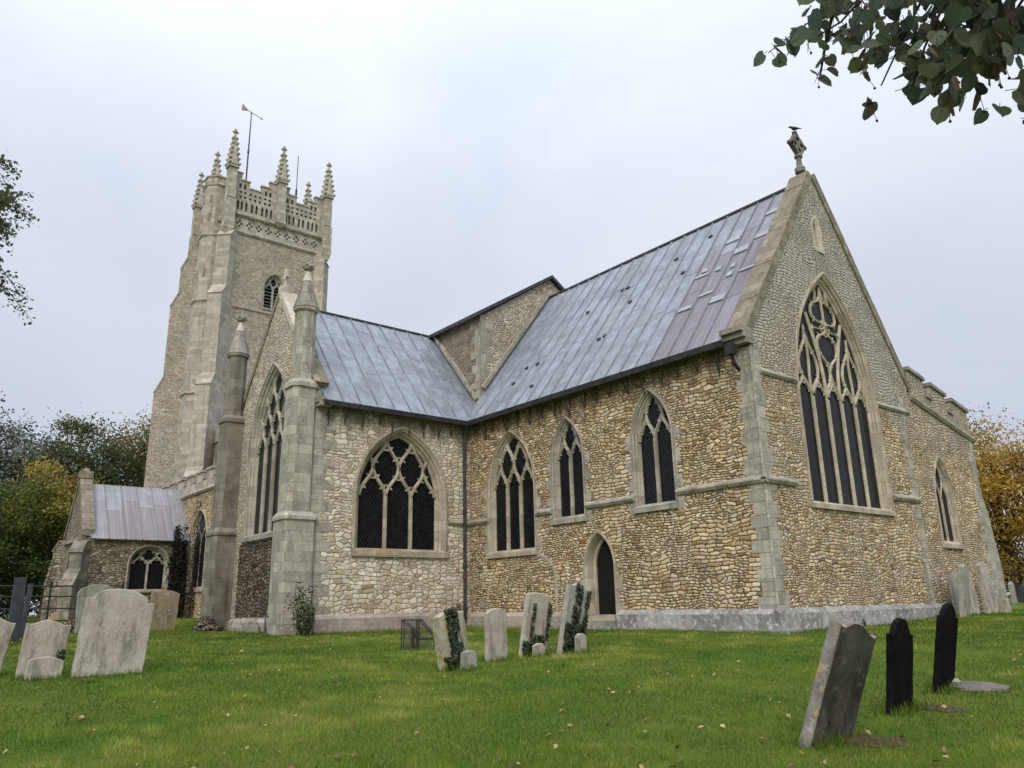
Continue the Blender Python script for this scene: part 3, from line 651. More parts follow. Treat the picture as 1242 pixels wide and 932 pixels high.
# pale repair strips and small dark holes/clips on the chancel roof
def patch(P,s0,s1,t0,t1,mat,nm,parent,h=.05):
    mb=MB(); mb.tint=(.9,.001,0); v=[P(s0,t0,.0),P(s1,t0,.0),P(s1,t1,.0),P(s0,t1,.0)]; nrm=(v[1]-v[0]).cross(v[3]-v[0]).normalized()
    if nrm.z<0: v.reverse(); nrm=-nrm
    mb.prism(v,nrm*h); return mb.build(nm,mat,parent)
m_leadp=plain('new_lead_patch',(.32,.34,.37),.5,.4,6,.2)
m_leadd=plain('dark_lead_clip',(.04,.04,.045),.6,.4)
r=random.Random(5)
for i,t,h in((n-1,.83,.22),(n-1,.66,.26),(n-2,.60,.30),(n-2,.28,.30),(n-3,.72,.22),(n-3,.36,.12),(n-4,.30,.18),(n-1,.44,.1),(n-4,.52,.12)):
    patch(P,i*w+.05,i*w+w-.05,lb*t,lb*t+h,m_leadp,'roof_patch',cr_)
for i,t,ww in((n-3,.52,.2),(n-2,.44,.2),(n-4,.55,.22),(n-2,.50,.15)): patch(P,i*w+.2,i*w+.2+ww,lb*t,lb*t+.22,m_leadp,'roof_patch',cr_)
for i,t in((3,.3),(4,.3),(6,.62),(9,.32),(9.4,.33),(9.9,.55),(8.4,.7),(8.8,.7),(12,.78),(14,.86),(5,.12),(13.3,.62),(2.6,.2)):
    patch(P,i*w+.2,i*w+.33,lb*t,lb*t+.11,m_leadd,'roof_clip',cr_,.06)
lead_roof((-.62,8.9,7.2),(-L+.62,0,0),(0,YC-8.9,ZR-7.2),.6,'chancel_roof',m_lead,seed=4)
mb=MB(); mb.tube([(-L,YC,ZR+.03),(-.62,YC,ZR+.03)],.07,8); mb.build('ridge_roll',m_gut,church)
tr_=lead_roof((-11.8,.55,7.16),(0,GY+.3-.55,0),(XR+11.8,0,ZT-7.16),.66,'transept_roof',m_lead,rows=(.36,.7),seed=8,pat=lambda i,j,n:.02)
lead_roof((XW-.3,GY+.3,7.16),(0,.55-GY-.3,0),(XR-XW+.3,0,ZT-7.16),.66,'transept_roof',m_lead,rows=(.36,.7),seed=9)
mb=MB(); mb.tube([(XR,GY+.3,ZT+.03),(XR,.55,ZT+.03)],.06,8); mb.build('ridge_roll',m_gut,church)
# gutters with brackets, downpipe
mb=MB(); gy0,gy1=-.40,-.24
mb.ring([[(x,y,z) for y,z in((-.26,7.02),(-.40,7.02),(-.44,7.17),(-.40,7.19),(-.26,7.19))] for x in(-11.66,-.6)])
mb.build('gutter',m_gut,church)
mb=MB(); mb.ring([[(x,y,z) for x,z in((-11.84,7.02),(-11.70,7.02),(-11.66,7.17),(-11.70,7.19),(-11.84,7.19))] for y in(GY+.2,-.40)]); mb.build('gutter',m_gut,church)
r=random.Random(2)
for i in range(17):
    x=-11.2+i*.64+r.uniform(-.12,.12); d=r.uniform(.35,.62)
    mb=MB(); mb.tube([(x,-.38,7.03),(x,-.2,6.85),(x,-.04,7.03-d)],.016,5); mb.tube([(x,-.04,7.0),(x,-.04,7.0-d)],.014,5); mb.build('gutter_bracket',m_iron,church)
for i in range(9):
    y=-.9-i*.6+r.uniform(-.1,.1); d=r.uniform(.35,.6)
    mb=MB(); mb.tube([(-11.73,y,7.03),(-11.9,y,6.85),(-12.06,y,7.03-d)],.016,5); mb.tube([(-12.06,y,7.0),(-12.06,y,7.0-d)],.014,5); mb.build('gutter_bracket',m_iron,church)
mb=MB(); px,py=-L+.13,-.33
mb.tube([(-11.75,-.36,7.05),(px,py,6.75),(px,py,.15)],.062,10)
for z in(.5,2.0,3.85,5.6): mb.tube([(px,py,z),(px,py,z+.12)],.085,10)
dp=mb.build('downpipe',m_gut,church)
m_rust=plain('rusty_iron',(.16,.065,.025),.8,.2,20,.5)
mb=MB(); mb.tube([(px,py,1.62),(px,py,1.76)],.09,10); mb.build('pipe_joint',m_rust,dp)
mb=MB(); mb.box(-.42,-.2,-.5,-.3,6.72,7.0); mb.tube([(-.31,-.4,6.75),(-.31,-.3,6.5),(-.3,-.12,6.35)],.05,8); mb.build('rainwater_head',m_iron,church)

# ------------------------------------------------------------------ TRANSEPT
hT=[window(FT,-2.85,2.55,1.5,6.4,4.3,'net',3,.24,depth=.24,label='broad three-light window in the transept side wall',hood=.1,w=.12,sillh=.24,sillout=.1)]
mb=MB(); holed(mb,FT,[(GY+.012,-.4),(-.005,-.4),(-.005,7.25),(GY+.012,7.25)],hT,.55); mb.build('transept_wall',m_pale,church)
m_orl=ashlar('orange_lichen_sill',(.40,.33,.24),(.52,.45,.35),.6,.4,lichen=1.1,lcol=(.42,.22,.06),dirtamt=.2)
mb=MB(); mb.prism([FT.P(-4.5,2.555,.106),FT.P(-3.0,2.555,.106),FT.P(-3.0,2.36,.106),FT.P(-4.5,2.36,.106)],FT.N*.006); mb.build('stained_sill_face',m_orl,church)
hG=[window(FG,-15.5,3.25,1.52,9.0,6.25,'net',4,.24,depth=.2,label='tall four-light net-tracery window in the transept gable',mf=m_dressg,hood=.08,w=.11,sillh=.22,sillout=.12)]
mb=MB(); holed(mb,FG,[(XW,-.4),(-L-.012,-.4),(-L-.012,7.5),(XR,12.0),(XW,7.5)],hG,.55); mb.build('transept_gable_wall',m_gab,church)
mb=MB(); mb.prism([FG.P(-17.6,.5,.02),FG.P(-13.2,.5,.02),FG.P(-13.2,2.98,.02),FG.P(-17.6,2.98,.02)],FG.N*-.1); mb.build('rough_wall_panel',m_dark,church)
def xcoping(x0,z0,x1,z1,y0,y1,mat,th):
    mb=MB(); d=Vector((x1-x0,0,z1-z0)); l=d.length; d.normalize(); nr=Vector((-d.z,0,d.x)); 
    if nr.z<0: nr=-nr
    k=int(l/.6)
    for i in range(k):
        a=Vector((x0,0,z0))+d*(l*i/k+.004); b=Vector((x0,0,z0))+d*(l*(i+1)/k-.004); e=random.uniform(0,.015)
        mb.prism([Vector((q.x,y0,q.z)) for q in(a-nr*.06,b-nr*.06,b+nr*(th+e),a+nr*(th+e))],(0,y1-y0,0))
    return mb.build('gable_coping',mat,church)
xcoping(-12.1,7.75,-13.9,10.04,GY-.02,GY+.5,m_cop,.10); xcoping(-13.9,10.04,XR,11.98,GY-.04,GY+.6,m_pale_c,.15); xcoping(-18.78,7.75,XR,11.98,GY-.04,GY+.6,m_cop,.14)
mb=MB(); c=Vector((XR,GY+.2,12.1)); mb.box(c.x-.16,c.x+.16,c.y-.2,c.y+.2,12.0,12.3); mb.lathe(c+Vector((0,0,.2)),[(.1,0),(.06,.12),(.055,.5)],8)
mb.obox(c+Vector((0,0,.62)),((1,0,0),(0,1,0),(0,0,1)),(.2,.055,.055)); mb.obox(c+Vector((0,0,.72)),((1,0,0),(0,1,0),(0,0,1)),(.055,.056,.24)); mb.build('cross_finial',m_pale_c,church)
def corner_turret(cx,cy,mat):
    mb=MB(); h=.5
    def chbox(r,z0,z1,ch):
        k=r-ch; return [[(cx+x,cy+y,z) for x,y in((-k,-r),(k,-r),(r,-k),(r,k),(k,r),(-k,r),(-r,k),(-r,-k))] for z in(z0,z1)]
    mb.ring(chbox(.57,-.4,.5,.1)); mb.ring(chbox(.50,.5,3.36,.08)); 
    mb.ring([*chbox(.55,3.36,3.46,.1),*chbox(.44,3.62,3.62,.12)[:1]])
    mb.ring(chbox(.42,3.6,7.6,.14))
    mb.ring([*chbox(.48,7.58,7.72,.2),*chbox(.36,7.86,7.86,.18)[:1]])
    b=mb.build('corner_turret',mat,church)
    mb=MB(); mb.lathe((cx,cy,0),[(.36,7.8),(.345,10.22)],8,math.pi/8); mb.lathe((cx,cy,0),[(.36,10.2),(.42,10.27),(.42,10.36)],8,math.pi/8); mb.build('turret_shaft',mat,b)
    mb=MB(); mb.lathe((cx,cy,0),[(.44,10.36),(.27,10.9),(.15,11.35)],8,math.pi/8); mb.build('turret_cap',m_ashd,b)
    mb=MB(); mb.lathe((cx,cy,0),[(.17,11.34),(.075,11.72)],8); mb.build('cap_tip',m_pale_c,b)
    mb=MB(); mb.lathe((cx,cy,11.72),[(.05,0),(.16,.07),(.19,.17),(.16,.27),(.06,.33)],8)
    for k in range(8):
        a=k*math.pi/4; mb.lathe((cx+.17*math.cos(a),cy+.17*math.sin(a),11.82+.06*(k%2)),[(.02,0),(.06,.03),(.05,.09),(.015,.12)],5)
    mb.build('finial',m_ashd,b)
corner_turret(-12.42,-6.5,m_ash); m_soot=ashlar('sooty_ashlar',(.16,.14,.11),(.28,.25,.20),dirt=(.07,.06,.045),dirtamt=.85)
corner_turret(-18.55,-6.5,m_soot)
mb=MB(); quoins(mb,FT,GY+.03,1,.5,7.0,.32,.45,.85,.012,21); mb.build('quoin_strip',m_ash,church)
mb=MB(); quoins(mb,FG,-12.15,-1,.5,3.0,.32,.75,.95,.012,22); mb.build('quoin_strip',m_ash,church)
plinth(FT,-T+.25,-.05,.52,.17,m_plinr); plinth(FG,-18.6,-12.2,.42,.12,m_plinr)
string(FT,-.98,-.02,3.62)
mb=MB(); mb.box(-12.9,-11.75,-6.15,-5.75,6.98,7.12); mb.box(-12.9,-11.8,-6.2,-5.9,7.1,7.3); mb.prism([(-12.0,-5.95,7.28),(-12.85,-5.95,7.28),(-12.85,-5.95,8.9)],(0,-.28,0)); mb.build('kneeler',m_ashd,church)
mb=MB(); mb.box(XW,XW+.5,GY+.55,-3.9,-.4,7.4); mb.build('transept_wall',m_pale,church)

# ------------------------------------------------------------------ NAVE, AISLE
FN=Fr((0,.55,0),(1,0,0))
cl=[arch(.62,10.35,.62,.0,n=8,base=9.5,cs=-41.1)]
mb=MB(); holed(mb,FN,[(-43.06,-.4),(-L-.03,-.4),(-L-.03,11.7),(-43.06,11.7)],cl,.6); mb.build('nave_wall',m_pale,church)
mb=MB(); FN2=Fr((-L-.02,0,0),(0,1,0)); holed(mb,FN2,[(.56,6.5),(8.07,6.5),(8.07,11.6),(YC,14.1),(.56,11.6)],[],.6); mb.build('nave_gable_wall',m_gab,church)
for F,a,d,sd_ in((FN2,.57,1,31),(FN,-L-.05,-1,32)):
    mb=MB(); quoins(mb,F,a,d,7.5,11.45,.3,.3,.55,.012,sd_); mb.build('quoin_strip',m_dressg,church)
mb=MB(); mb.box(-43,-L-.6,7.5,8.07,-.4,11.7); mb.box(-43.07,-20,.57,.75,-.4,3); mb.build('nave_wall',m_pale,church)
def slab(pts,off,name,mat):
    mb=MB(); mb.tint=(.5,.001,0); mb.prism([Vector(p) for p in pts],off); return mb.build(name,mat,church)
# low-pitched lead roof: eave overhang to the south, verge on the east
e=.28
slab([(-L+.16,.55-e,11.52),(-L+.16,YC,14.12),(-L+.16,YC,14.27),(-L+.16,.55-e,11.67)],(-5.0,0,0),'nave_roof',m_gut)
slab([(-L+.16,YC,14.12),(-L+.16,8.07+e,11.52),(-L+.16,8.07+e,11.67),(-L+.16,YC,14.27)],(-5.0,0,0),'nave_roof',m_gut)
lead_roof((-43,.7,11.75),(38-L+7.2+.0-2.6,0,0),(0,YC-.7,14.2-11.75),.7,'nave_roof',m_lead,seed=12)
lead_roof((-12.2-4.8,7.9,11.75),(-26,0,0),(0,YC-7.9,14.2-11.75),.7,'nave_roof',m_lead,seed=13)
mb=MB()   # weathering courses where the lower roofs meet the nave walls
def course(p,q,nrm,w=.13):
    p,q=Vector(p),Vector(q); d=(q-p).normalized(); mb.obox((p+q)/2,(d,Vector(nrm),d.cross(Vector(nrm))),((q-p).length/2,.09,w/2))
sl=(ZR-7.16)/(YC+.3)
course((-L+.02,.6,7.16+sl*.9+.33),(-L+.02,YC-.1,ZR+.2),(1,0,0))
st=(ZT-7.16)/(XR+11.8)
course((-12.25,.5,7.16-st*.45+.52-.5*0),(XR+.25,.5,ZT-.02+.0),(0,-1,0))
mb.build('weathering_course',m_dressg,church)
# clerestory parapet, aisle with battlements
string(FN,-43.0,-18,11.74,.1,.14)
mb=MB(); x=-43.05
while x<-18:
    mb.box(x,x+1.3,.56,.9,11.74,12.58); mb.box(x+1.3,x+2.0,.56,.9,11.74,12.2); x+=2.0
pp=mb.build('parapet',m_asht,church)
mb=MB(); mb.ring([[FN.P(p[0],p[1],d) for p in arch(.62,10.35,.62,o,n=8,base=9.5,cs=-41.1)] for o,d in((.2,-.01),(.2,.04),(.12,.04),(0,-.12),(0,-.3))],close=False); cw=mb.build('window',m_dressg,church)
mb=MB(); mb.box(-41.8,-40.4,.78,.84,9.4,11.1); mb.build('glazing',m_glass,cw)
FA=Fr((0,-4,0),(1,0,0))
hA=[window(FA,-29.25,1.8,1.0,5.4,4.0,'net',2,.14,depth=.06,label='aisle window beside the porch, half hidden by the far turret',w=.06,td=-.03)]
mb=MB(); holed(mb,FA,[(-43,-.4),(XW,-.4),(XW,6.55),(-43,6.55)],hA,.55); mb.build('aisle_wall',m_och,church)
string(FA,-43,XW,6.6,.14,.18)
mb=MB(); x=-42.9
while x<XW-.8:
    mb.box(x,x+1.0,-4.0,-3.68,6.6,7.5); mb.box(x+1.0,x+1.55,-4.0,-3.68,6.6,7.12); x+=1.55
ap=mb.build('parapet',m_asht,church)
mb=MB(); x=-42.9
while x<XW-.8:
    mb.box(x-.05,x+1.05,-4.07,-3.62,7.5,7.6); mb.box(x+1.05,x+1.5,-4.06,-3.62,7.12,7.2); x+=1.55
mb.build('coping',m_asht,ap)
slab([(-43,-3.65,6.7),(-43,.5,8.2),(-43,.5,8.3),(-43,-3.65,6.8)],(24,0,0),'aisle_roof',m_lead)
mb=MB(); mb.tube([(-22.5,-4.2,6.5),(-22.5,-4.12,.1)],.06,8); mb.build('downpipe',m_gut,church)

# ------------------------------------------------------------------ TOWER
TX0,TX1,TY0,TY1=-50.7,-43.07,.51,8.11
FTE=Fr((TX1,0,0),(0,1,0)); FTS=Fr((0,TY0,0),(1,0,0))
bh=arch(.62,24.2,.95,.16,n=8,base=22.5,cs=4.3)
mb=MB(); holed(mb,FTE,[(TY0+.012,-.4),(TY1-.012,-.4),(TY1-.012,28),(TY0+.012,28)],[bh],.7)
holed(mb,FTS,[(TX0+.012,-.4),(TX1-.012,-.4),(TX1-.012,28),(TX0+.012,28)],[],.7)
holed(mb,Fr((0,TY1,0),(-1,0,0)),[(-TX1+.012,-.4),(-TX0-.012,-.4),(-TX0-.012,28),(-TX1+.012,28)],[],.7)
holed(mb,Fr((TX0,0,0),(0,-1,0)),[(-TY1+.012,-.4),(-TY0-.012,-.4),(-TY0-.012,28),(-TY1+.012,28)],[],.7)
tower=mb.build('tower',m_tow,church)
def tpart(mb,name,mat,label=None):
    o=mb.build(name,mat,tower)
    if label: o['label']=label
    return o
mb=MB(); mb.ring([[FTE.P(p[0],p[1],d) for p in arch(.62,24.2,.95,o,n=8,base=22.5,cs=4.3)] for o,d in((.24,-.01),(.24,.06),(.16,.05),(.06,-.15),(0,-.25),(0,-.5))],close=False)
tracery(mb,FTE,'net',2,4.3,22.5,.62,24.2,.95,-.3,-.12,.13,-.1); mb.box(TX1-.4,TX1+.08,3.45,5.15,22.32,22.5); tpart(mb,'belfry_window',m_dressg)
mb=MB()
for i in range(9): mb.obox((TX1-.42,4.3,22.62+i*.27),((0,1,0),(.8,0,-.6),(.6,0,.8)),(.7,.16,.02))
tpart(mb,'louvres',m_louv)
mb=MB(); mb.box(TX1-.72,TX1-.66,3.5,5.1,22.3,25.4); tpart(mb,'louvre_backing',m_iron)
for z in(22.15,15.6):
    mb=MB()
    for a,b,c,d in((TX0-.1,TX1+.1,TY0-.1,TY0+.02),(TX1-.02,TX1+.1,TY0+.02,TY1+.1)): mb.box(a,b,c,d,z-.12,z+.05)
    tpart(mb,'string_course',m_asht)
def diag_buttress(cx,cy,dx,dy,st,w,mat):
    """st: list of (projection, z where the stage's slope starts, z where it ends) from the top down"""
    d=Vector((dx,dy,0)).normalized(); q=Vector((-d.y,d.x,0)); c=Vector((cx,cy,0))
    prof=[(-.6,st[0][2])]+[]
    prev=0.05; pts=[(-.6,-.4),(-.6,st[0][1])]
    pts=[(-.6,st[0][1])]
    for e,z0,z1 in st: pts+= [(prev,z0),(e,z1)]; prev=e
    pts+=[(prev,-.4),(-.6,-.4)]
    mb=MB(); mb.prism([c+d*e+Vector((0,0,z))-q*(w/2) for e,z in pts],q*w)
    prev=.05
    for e,z0,z1 in st:   # weathered slope slabs and a drip under each
        a=c+d*(prev)+Vector((0,0,z0+.02)); b=c+d*(e+.07)+Vector((0,0,z1-.03)); u=(b-a); n=u.cross(q).normalized(); n=n if n.z>0 else -n
        mb.prism([a-q*(w/2+.04),b-q*(w/2+.04),b-n*.12-q*(w/2+.04),a-n*.12-q*(w/2+.04)],q*(w+.08)); prev=e
    return mb
tpart(diag_buttress(TX1,TY0,1,-1,[(.60,27.9,27.3),(1.15,23.3,22.5),(1.65,16.5,15.6),(2.0,9.9,9.2)],1.05,m_asht),'buttress',m_asht)
tpart(diag_buttress(TX0,TY0,-1,-1,[(.25,29.2,28.6),(.75,28.3,27.3),(1.3,25.2,24.1),(1.9,18.2,17.0)],1.4,m_tow),'buttress',m_tow)
tpart(diag_buttress(TX1,TY1,1,1,[(.35,27.9,27.2),(.7,21.5,20.5)],1.0,m_asht),'buttress',m_asht)
mb=MB(); mb.lathe((-45.7,.35,0),[(1.25,-.4),(1.25,15.5),(1.16,15.9),(1.16,22.6),(1.05,23.0),(1.05,33.1)],8,math.pi/8)
for z,rr in((15.6,1.36),(22.7,1.26),(28.05,1.16),(32.3,1.14),(33.0,1.16)): mb.lathe((-45.7,.35,0),[(rr-.12,z-.12),(rr,z),(rr,z+.08),(rr-.12,z+.16)],8,math.pi/8)
st_=tpart(mb,'stair_turret',m_asht,'octagonal stair turret on the side of the tower')
mb=MB()
for z in(29.6,31.2,32.65,25,18.5,12):
    for a in(-.4,.4): mb.obox((-45.7+1.0*math.sin(a+.35)*1.0,.35-1.0*math.cos(a+.35),z),((math.cos(a+.35),math.sin(a+.35),0),(0,0,1),(math.sin(a+.35),-math.cos(a+.35),0)),(.08,.3,.03))
tpart(mb,'blind_panel',m_ashd)
# cornice, frieze of quatrefoils, pierced stepped parapet on four sides
def side(F,s0,s1):
    s0+=.012; s1-=.012; mb=MB(); pr=[(-.02,27.85),(.06,27.85),(.16,27.98),(.16,28.06),(.05,28.16),(-.02,28.16)]
    mb.prism([F.P(s0,z,d) for d,z in pr],F.S*(s1-s0))
    pr=[(-.02,29.3),(.08,29.3),(.2,29.42),(.2,29.5),(.06,29.62),(-.02,29.62)]; mb.prism([F.P(s0,z,d) for d,z in pr],F.S*(s1-s0))
    for k in range(7):
        s=s0+(s1-s0)*(k+.5)/7; c=F.P(s,29.36,.2); mb.obox(c,(F.S,F.U,F.N),(.12,.1,.14)); mb.obox(c+F.N*.14+F.U*.02,(F.S,F.U,F.N),(.08,.08,.06))
    tpart(mb,'string_course',m_asht)
    # frieze
    holes=[];n=9;q=(s1-s0-.8)/n
    for k in range(n):
        cx=s0+.4+q*(k+.5); cz=28.73
        for dx,dz in((-.17,.0),(.17,0),(0,.19),(0,-.19)):
            holes.append([(cx+dx+.10*math.cos(t*math.pi/3),cz+dz+.10*math.sin(t*math.pi/3)) for t in range(6)])
    mb=MB(); holed(mb,F,[(s0,28.1),(s1,28.1),(s1,29.35),(s0,29.35)],holes,.16); mb.build('frieze',m_asht,tower)
    mb=MB(); mb.prism([F.P(s0,28.1,-.16),F.P(s1,28.1,-.16),F.P(s1,29.4,-.16),F.P(s0,29.4,-.16)],F.N*-.3); mb.build('frieze_backing',m_black,tower)  # dark panel stands in for shade behind the quatrefoils
    # stepped battlements: high at the pinnacles, low in mid-bay
    mid=(s0+s1)/2; hh=(s1-s0)/2
    prof=[(0,32.9),(.72,32.9),(.72,32.35),(1.35,32.35),(1.35,31.8),(2.3,31.8),(2.3,32.35),(2.95,32.35),(2.95,32.9),(3.8,32.9)]
    k=hh/3.8; ol=[(s0,29.5),(s1,29.5)]; topl=[(s0+x*k,z) for x,z in prof]+[(mid+x*k,z) for x,z in prof][0:]
    tl=[]; 
    for p in topl:
        if not tl or abs(p[0]-tl[-1][0])>1e-6 or abs(p[1]-tl[-1][1])>1e-6: tl.append(p)
    ol+=list(reversed(tl)); holes=[]
    for b0 in(s0,mid):
        for x in(.55,.85,1.2,1.65,2.0,2.45,2.8,3.15): 
            holes.append([(b0+x*k+a,z) for a,z in((-.10,29.85),(.10,29.85),(.10,30.45),(0,30.65),(-.10,30.45))])
        for x in(.7,1.05,1.45,1.83,2.2,2.6,2.97):
            for z in(30.95,31.35):
                w=.13; holes.append([(b0+x*k,z-w),(b0+x*k+w,z),(b0+x*k,z+w),(b0+x*k-w,z)])
        for x in(.62,1.0,2.65,3.0): holes.append([(b0+x*k-.1,31.62),(b0+x*k+.1,31.62),(b0+x*k+.1,31.95),(b0+x*k,32.1),(b0+x*k-.1,31.95)])
    mb=MB(); holed(mb,F,ol,holes,.14); pa=mb.build('parapet',m_asht,tower)
    mb=MB(); bk=[(a,z-.05 if z>30 else z) for a,z in ol]; mb.prism([F.P(a,z,-.142) for a,z in bk],F.N*-.14); mb.build('parapet_backing',m_black,tower)  # dark panel stands in for shade behind the piercings
    mb=MB()
    for p,q in zip(tl,tl[1:]):
        if abs(p[1]-q[1])<1e-6: mb.prism([F.P(p[0]-.06,p[1],.08),F.P(q[0]+.06,p[1],.08),F.P(q[0]+.06,p[1]+.13,.04),F.P(p[0]-.06,p[1]+.13,.04)],F.N*-.4)
    mb.build('parapet_coping',m_asht,tower)
side(FTE,TY0,TY1); side(FTS,TX0,TX1); side(Fr((0,TY1,0),(-1,0,0)),-TX1,-TX0); side(Fr((TX0,0,0),(0,-1,0)),-TY1,-TY0)
def pinnacle_mesh(rot,corner):
    mb=MB(); h=.36
    if corner: mb.lathe((0,0,0),[(.3,27.5),(h*1.414,28.0),(h*1.414,30.4)],4,math.pi/4+rot)
    else: mb.lathe((0,0,0),[(.25,29.2),(h*1.5,29.5),(h*1.5,29.62),(h*1.414,29.7),(h*1.414,30.4)],4,math.pi/4+rot); mb.lathe((0,0,0),[(h*1.45,30.35),(h*1.1,30.6)],4,math.pi/4+rot)
    mb.lathe((0,0,0),[(h*1.2,30.5),(h*1.2,33.3)],4,math.pi/4+rot)
    for k in range(4):   # gablets
        a=rot+k*math.pi/2; d=Vector((math.cos(a),math.sin(a),0)); q=Vector((-d.y,d.x,0)); c=d*(h*.86)
        mb.prism([c-q*.36+Vector((0,0,33.0)),c+q*.36+Vector((0,0,33.0)),c+Vector((0,0,33.75))],d*.1)
    mb.lathe((0,0,0),[(.50,33.2),(.08,36.05)],8,math.pi/8+rot)
    for k in range(4):
        a=rot+math.pi/4+k*math.pi/2
        for j in range(6):
            z=33.3+j*.45; rr=.50*(1-(z-33.2)/2.95)+.05; c=Vector((rr*math.cos(a),rr*math.sin(a),z))
            mb.lathe(c,[(.03,-.12),(.13,-.03),(.14,.07),(.05,.15)],5)
    mb.lathe((0,0,0),[(.06,36.0),(.16,36.1),(.17,36.2),(.07,36.28),(.1,36.36),(.02,36.5)],6)
    for k in range(4): a=rot+k*math.pi/2; mb.lathe((.18*math.cos(a),.18*math.sin(a),36.1),[(.02,-.05),(.07,0),(.07,.07),(.02,.11)],5)
    return mb
pm={}; mx,my=(TX0+TX1)/2,(TY0+TY1)/2
for x,y in((TX1,TY0),(TX1,my),(TX1,TY1),(mx,TY1),(TX0,TY1),(TX0,my),(TX0,TY0),(mx,TY0)):
    cn=x!=mx and y!=my
    if cn not in pm: o=pinnacle_mesh(0,cn).build('pinnacle',m_asht,None); pm[cn]=o; o.parent=tower
    else: o=pm[cn].copy(); COL.objects.link(o); o.parent=tower
    o.location=Vector((x,y,0))-church.location+Vector((.12 if x==TX1 else(-.12 if x==TX0 else 0),.12 if y==TY1 else(-.12 if y==TY0 else 0),0))
mb=MB(); mb.box(TX0+.3,TX1-.3,TY0+.3,TY1-.3,29.0,29.6); tpart(mb,'tower_roof',m_gut)
m_vane=plain('gilt_vane',(.42,.34,.20),.5,.5,4,.3)
vx,vy=-47,2.85
mb=MB(); mb.tube([(vx,vy,29.5),(vx,vy,35),(vx,vy,38),(vx,vy,41.25)],[.075,.07,.06,.04],8); mb.tube([(vx,vy,37.3),(vx,vy,37.6)],.09,8); vp=tpart(mb,'vane_pole',m_gut)
mb=MB(); d=Vector((-.3,.95,0)).normalized(); c=Vector((vx,vy,41.2))
mb.tube([c-d*.5,c+d*1.0],.035,6); q=Vector((0,0,1)); s=d.cross(q)
for pts in(([-.25,.0],[-.95,.35],[-1.0,-.35]),([1.0,.12],[1.22,0],[1.0,-.12])): mb.prism([c+d*a+q*b-s*.015 for a,b in pts],s*.03)
mb.lathe(c,[(.03,-.15),(.09,-.05),(.03,.08)],8); tpart(mb,'weather_vane',m_vane)
mb=MB(); mb.tube([(-47,7.2,29.5),(-47,7.2,35.4)],.09,8); mb.tube([(-47,7.2,35.4),(-47,7.2,38.7)],.035,6); tpart(mb,'aerial_pole',m_gut)

# ------------------------------------------------------------------ PORCH
m_soot2=ashlar('dark_porch_ashlar',(.17,.15,.115),(.29,.26,.205),.4,.28,dirt=(.08,.07,.05),dirtamt=.9,vary=.6)
PX=-31.0; PW=4.1; PY0,PY1=-8.85,-4.0; PZ=4.3; PR=7.0; PXR=PX-PW/2
FP=Fr((PX,0,0),(0,1,0)); FPS=Fr((0,PY0,0),(1,0,0))
hp=[window(FP,-5.75,1.75,.78,3.68,2.95,'net',2,.16,depth=.22,label='two-light porch window above the gravestones',w=.1,mf=m_dressg,sillh=.12)]
mb=MB(); holed(mb,FP,[(PY0+.012,-.2),(PY1,-.2),(PY1,PZ),(PY0+.012,PZ)],hp,.5)
hd=[arch(.75,2.6,1.0,0,base=.45,cs=PXR)]
holed(mb,FPS,[(PX-PW+.012,-.2),(PX-.012,-.2),(PX-.012,PZ),(PXR,PR+.15),(PX-PW+.012,PZ)],hd,.5); mb.box(PX-PW,PX-PW+.5,PY0+.02,PY1,-.2,PZ); porch=mb.build('porch',m_porch,church)
mb=MB(); mb.ring([[FPS.P(p[0],p[1],d) for p in arch(.75,2.6,1.0,o,base=.3,cs=PXR)] for o,d in((.22,-.01),(.22,.04),(.1,.03),(0,-.2),(0,-.4))],close=False); mb.build('porch_doorway',m_ashd,porch)
mb=MB(); mb.box(PXR-1,PXR+1,PY0+.45,PY0+.5,.2,3.8); mb.build('porch_gate',m_iron,porch)
def porch_roof():
    o,P,w,n,lb=lead_roof((PX+.25,PY1,PZ-.18),(0,PY0-PY1+.35,0),(PXR-PX-.25,0,PR-PZ+.18),.78,'porch_roof',m_leadn,rows=(.58,),seed=6,pat=lambda i,j,n:1. if j==0 and 0<i<n-1 else .6)
    o['label']='streaky purple-grey lead porch roof'
porch_roof(); lead_roof((PX-PW-.25,PY0+.35,PZ-.18),(0,PY1-PY0-.35,0),(PXR-PX+PW+.25,0,PR-PZ+.18),.78,'porch_roof',m_leadn,rows=(.58,),seed=7)
mb=MB()
for sg in(-1,1):
    x0=PXR+sg*(PW/2+.1); d=Vector((PXR-x0,0,PR+.2-PZ)); 
    for i in range(7):
        a=Vector((x0,0,PZ-.05))+d*(i/7+.003); b=Vector((x0,0,PZ-.05))+d*((i+1)/7-.003); mb.prism([(a.x,PY0-.06,a.z),(b.x,PY0-.06,b.z),(b.x,PY0-.06,b.z+.32),(a.x,PY0-.06,a.z+.32)],(0,.55,0))
mb.box(PXR-.22,PXR+.22,PY0-.1,PY0+.5,PR+.25,PR+.6); mb.lathe((PXR,PY0+.2,PR+.6),[(.2,0),(.16,.12),(.05,.18)],8); mb.build('porch_coping',m_cop,porch)
tb=diag_buttress(PX,PY0,1,-1,[(.3,4.0,3.5),(.7,2.7,2.0)],.6,m_ashd); tb.build('porch_buttress',m_soot2,porch)
tb=diag_buttress(PX-PW,PY0,-1,-1,[(.3,4.3,3.8),(.5,3.3,2.0)],.7,m_ashd); tb.build('porch_buttress',m_porch,porch)
mb=MB(); mb.box(PXR-2.27,PX-.03,PY0-.1,PY0+.05,4.05,4.2); mb.build('string_course',m_ashd,porch)

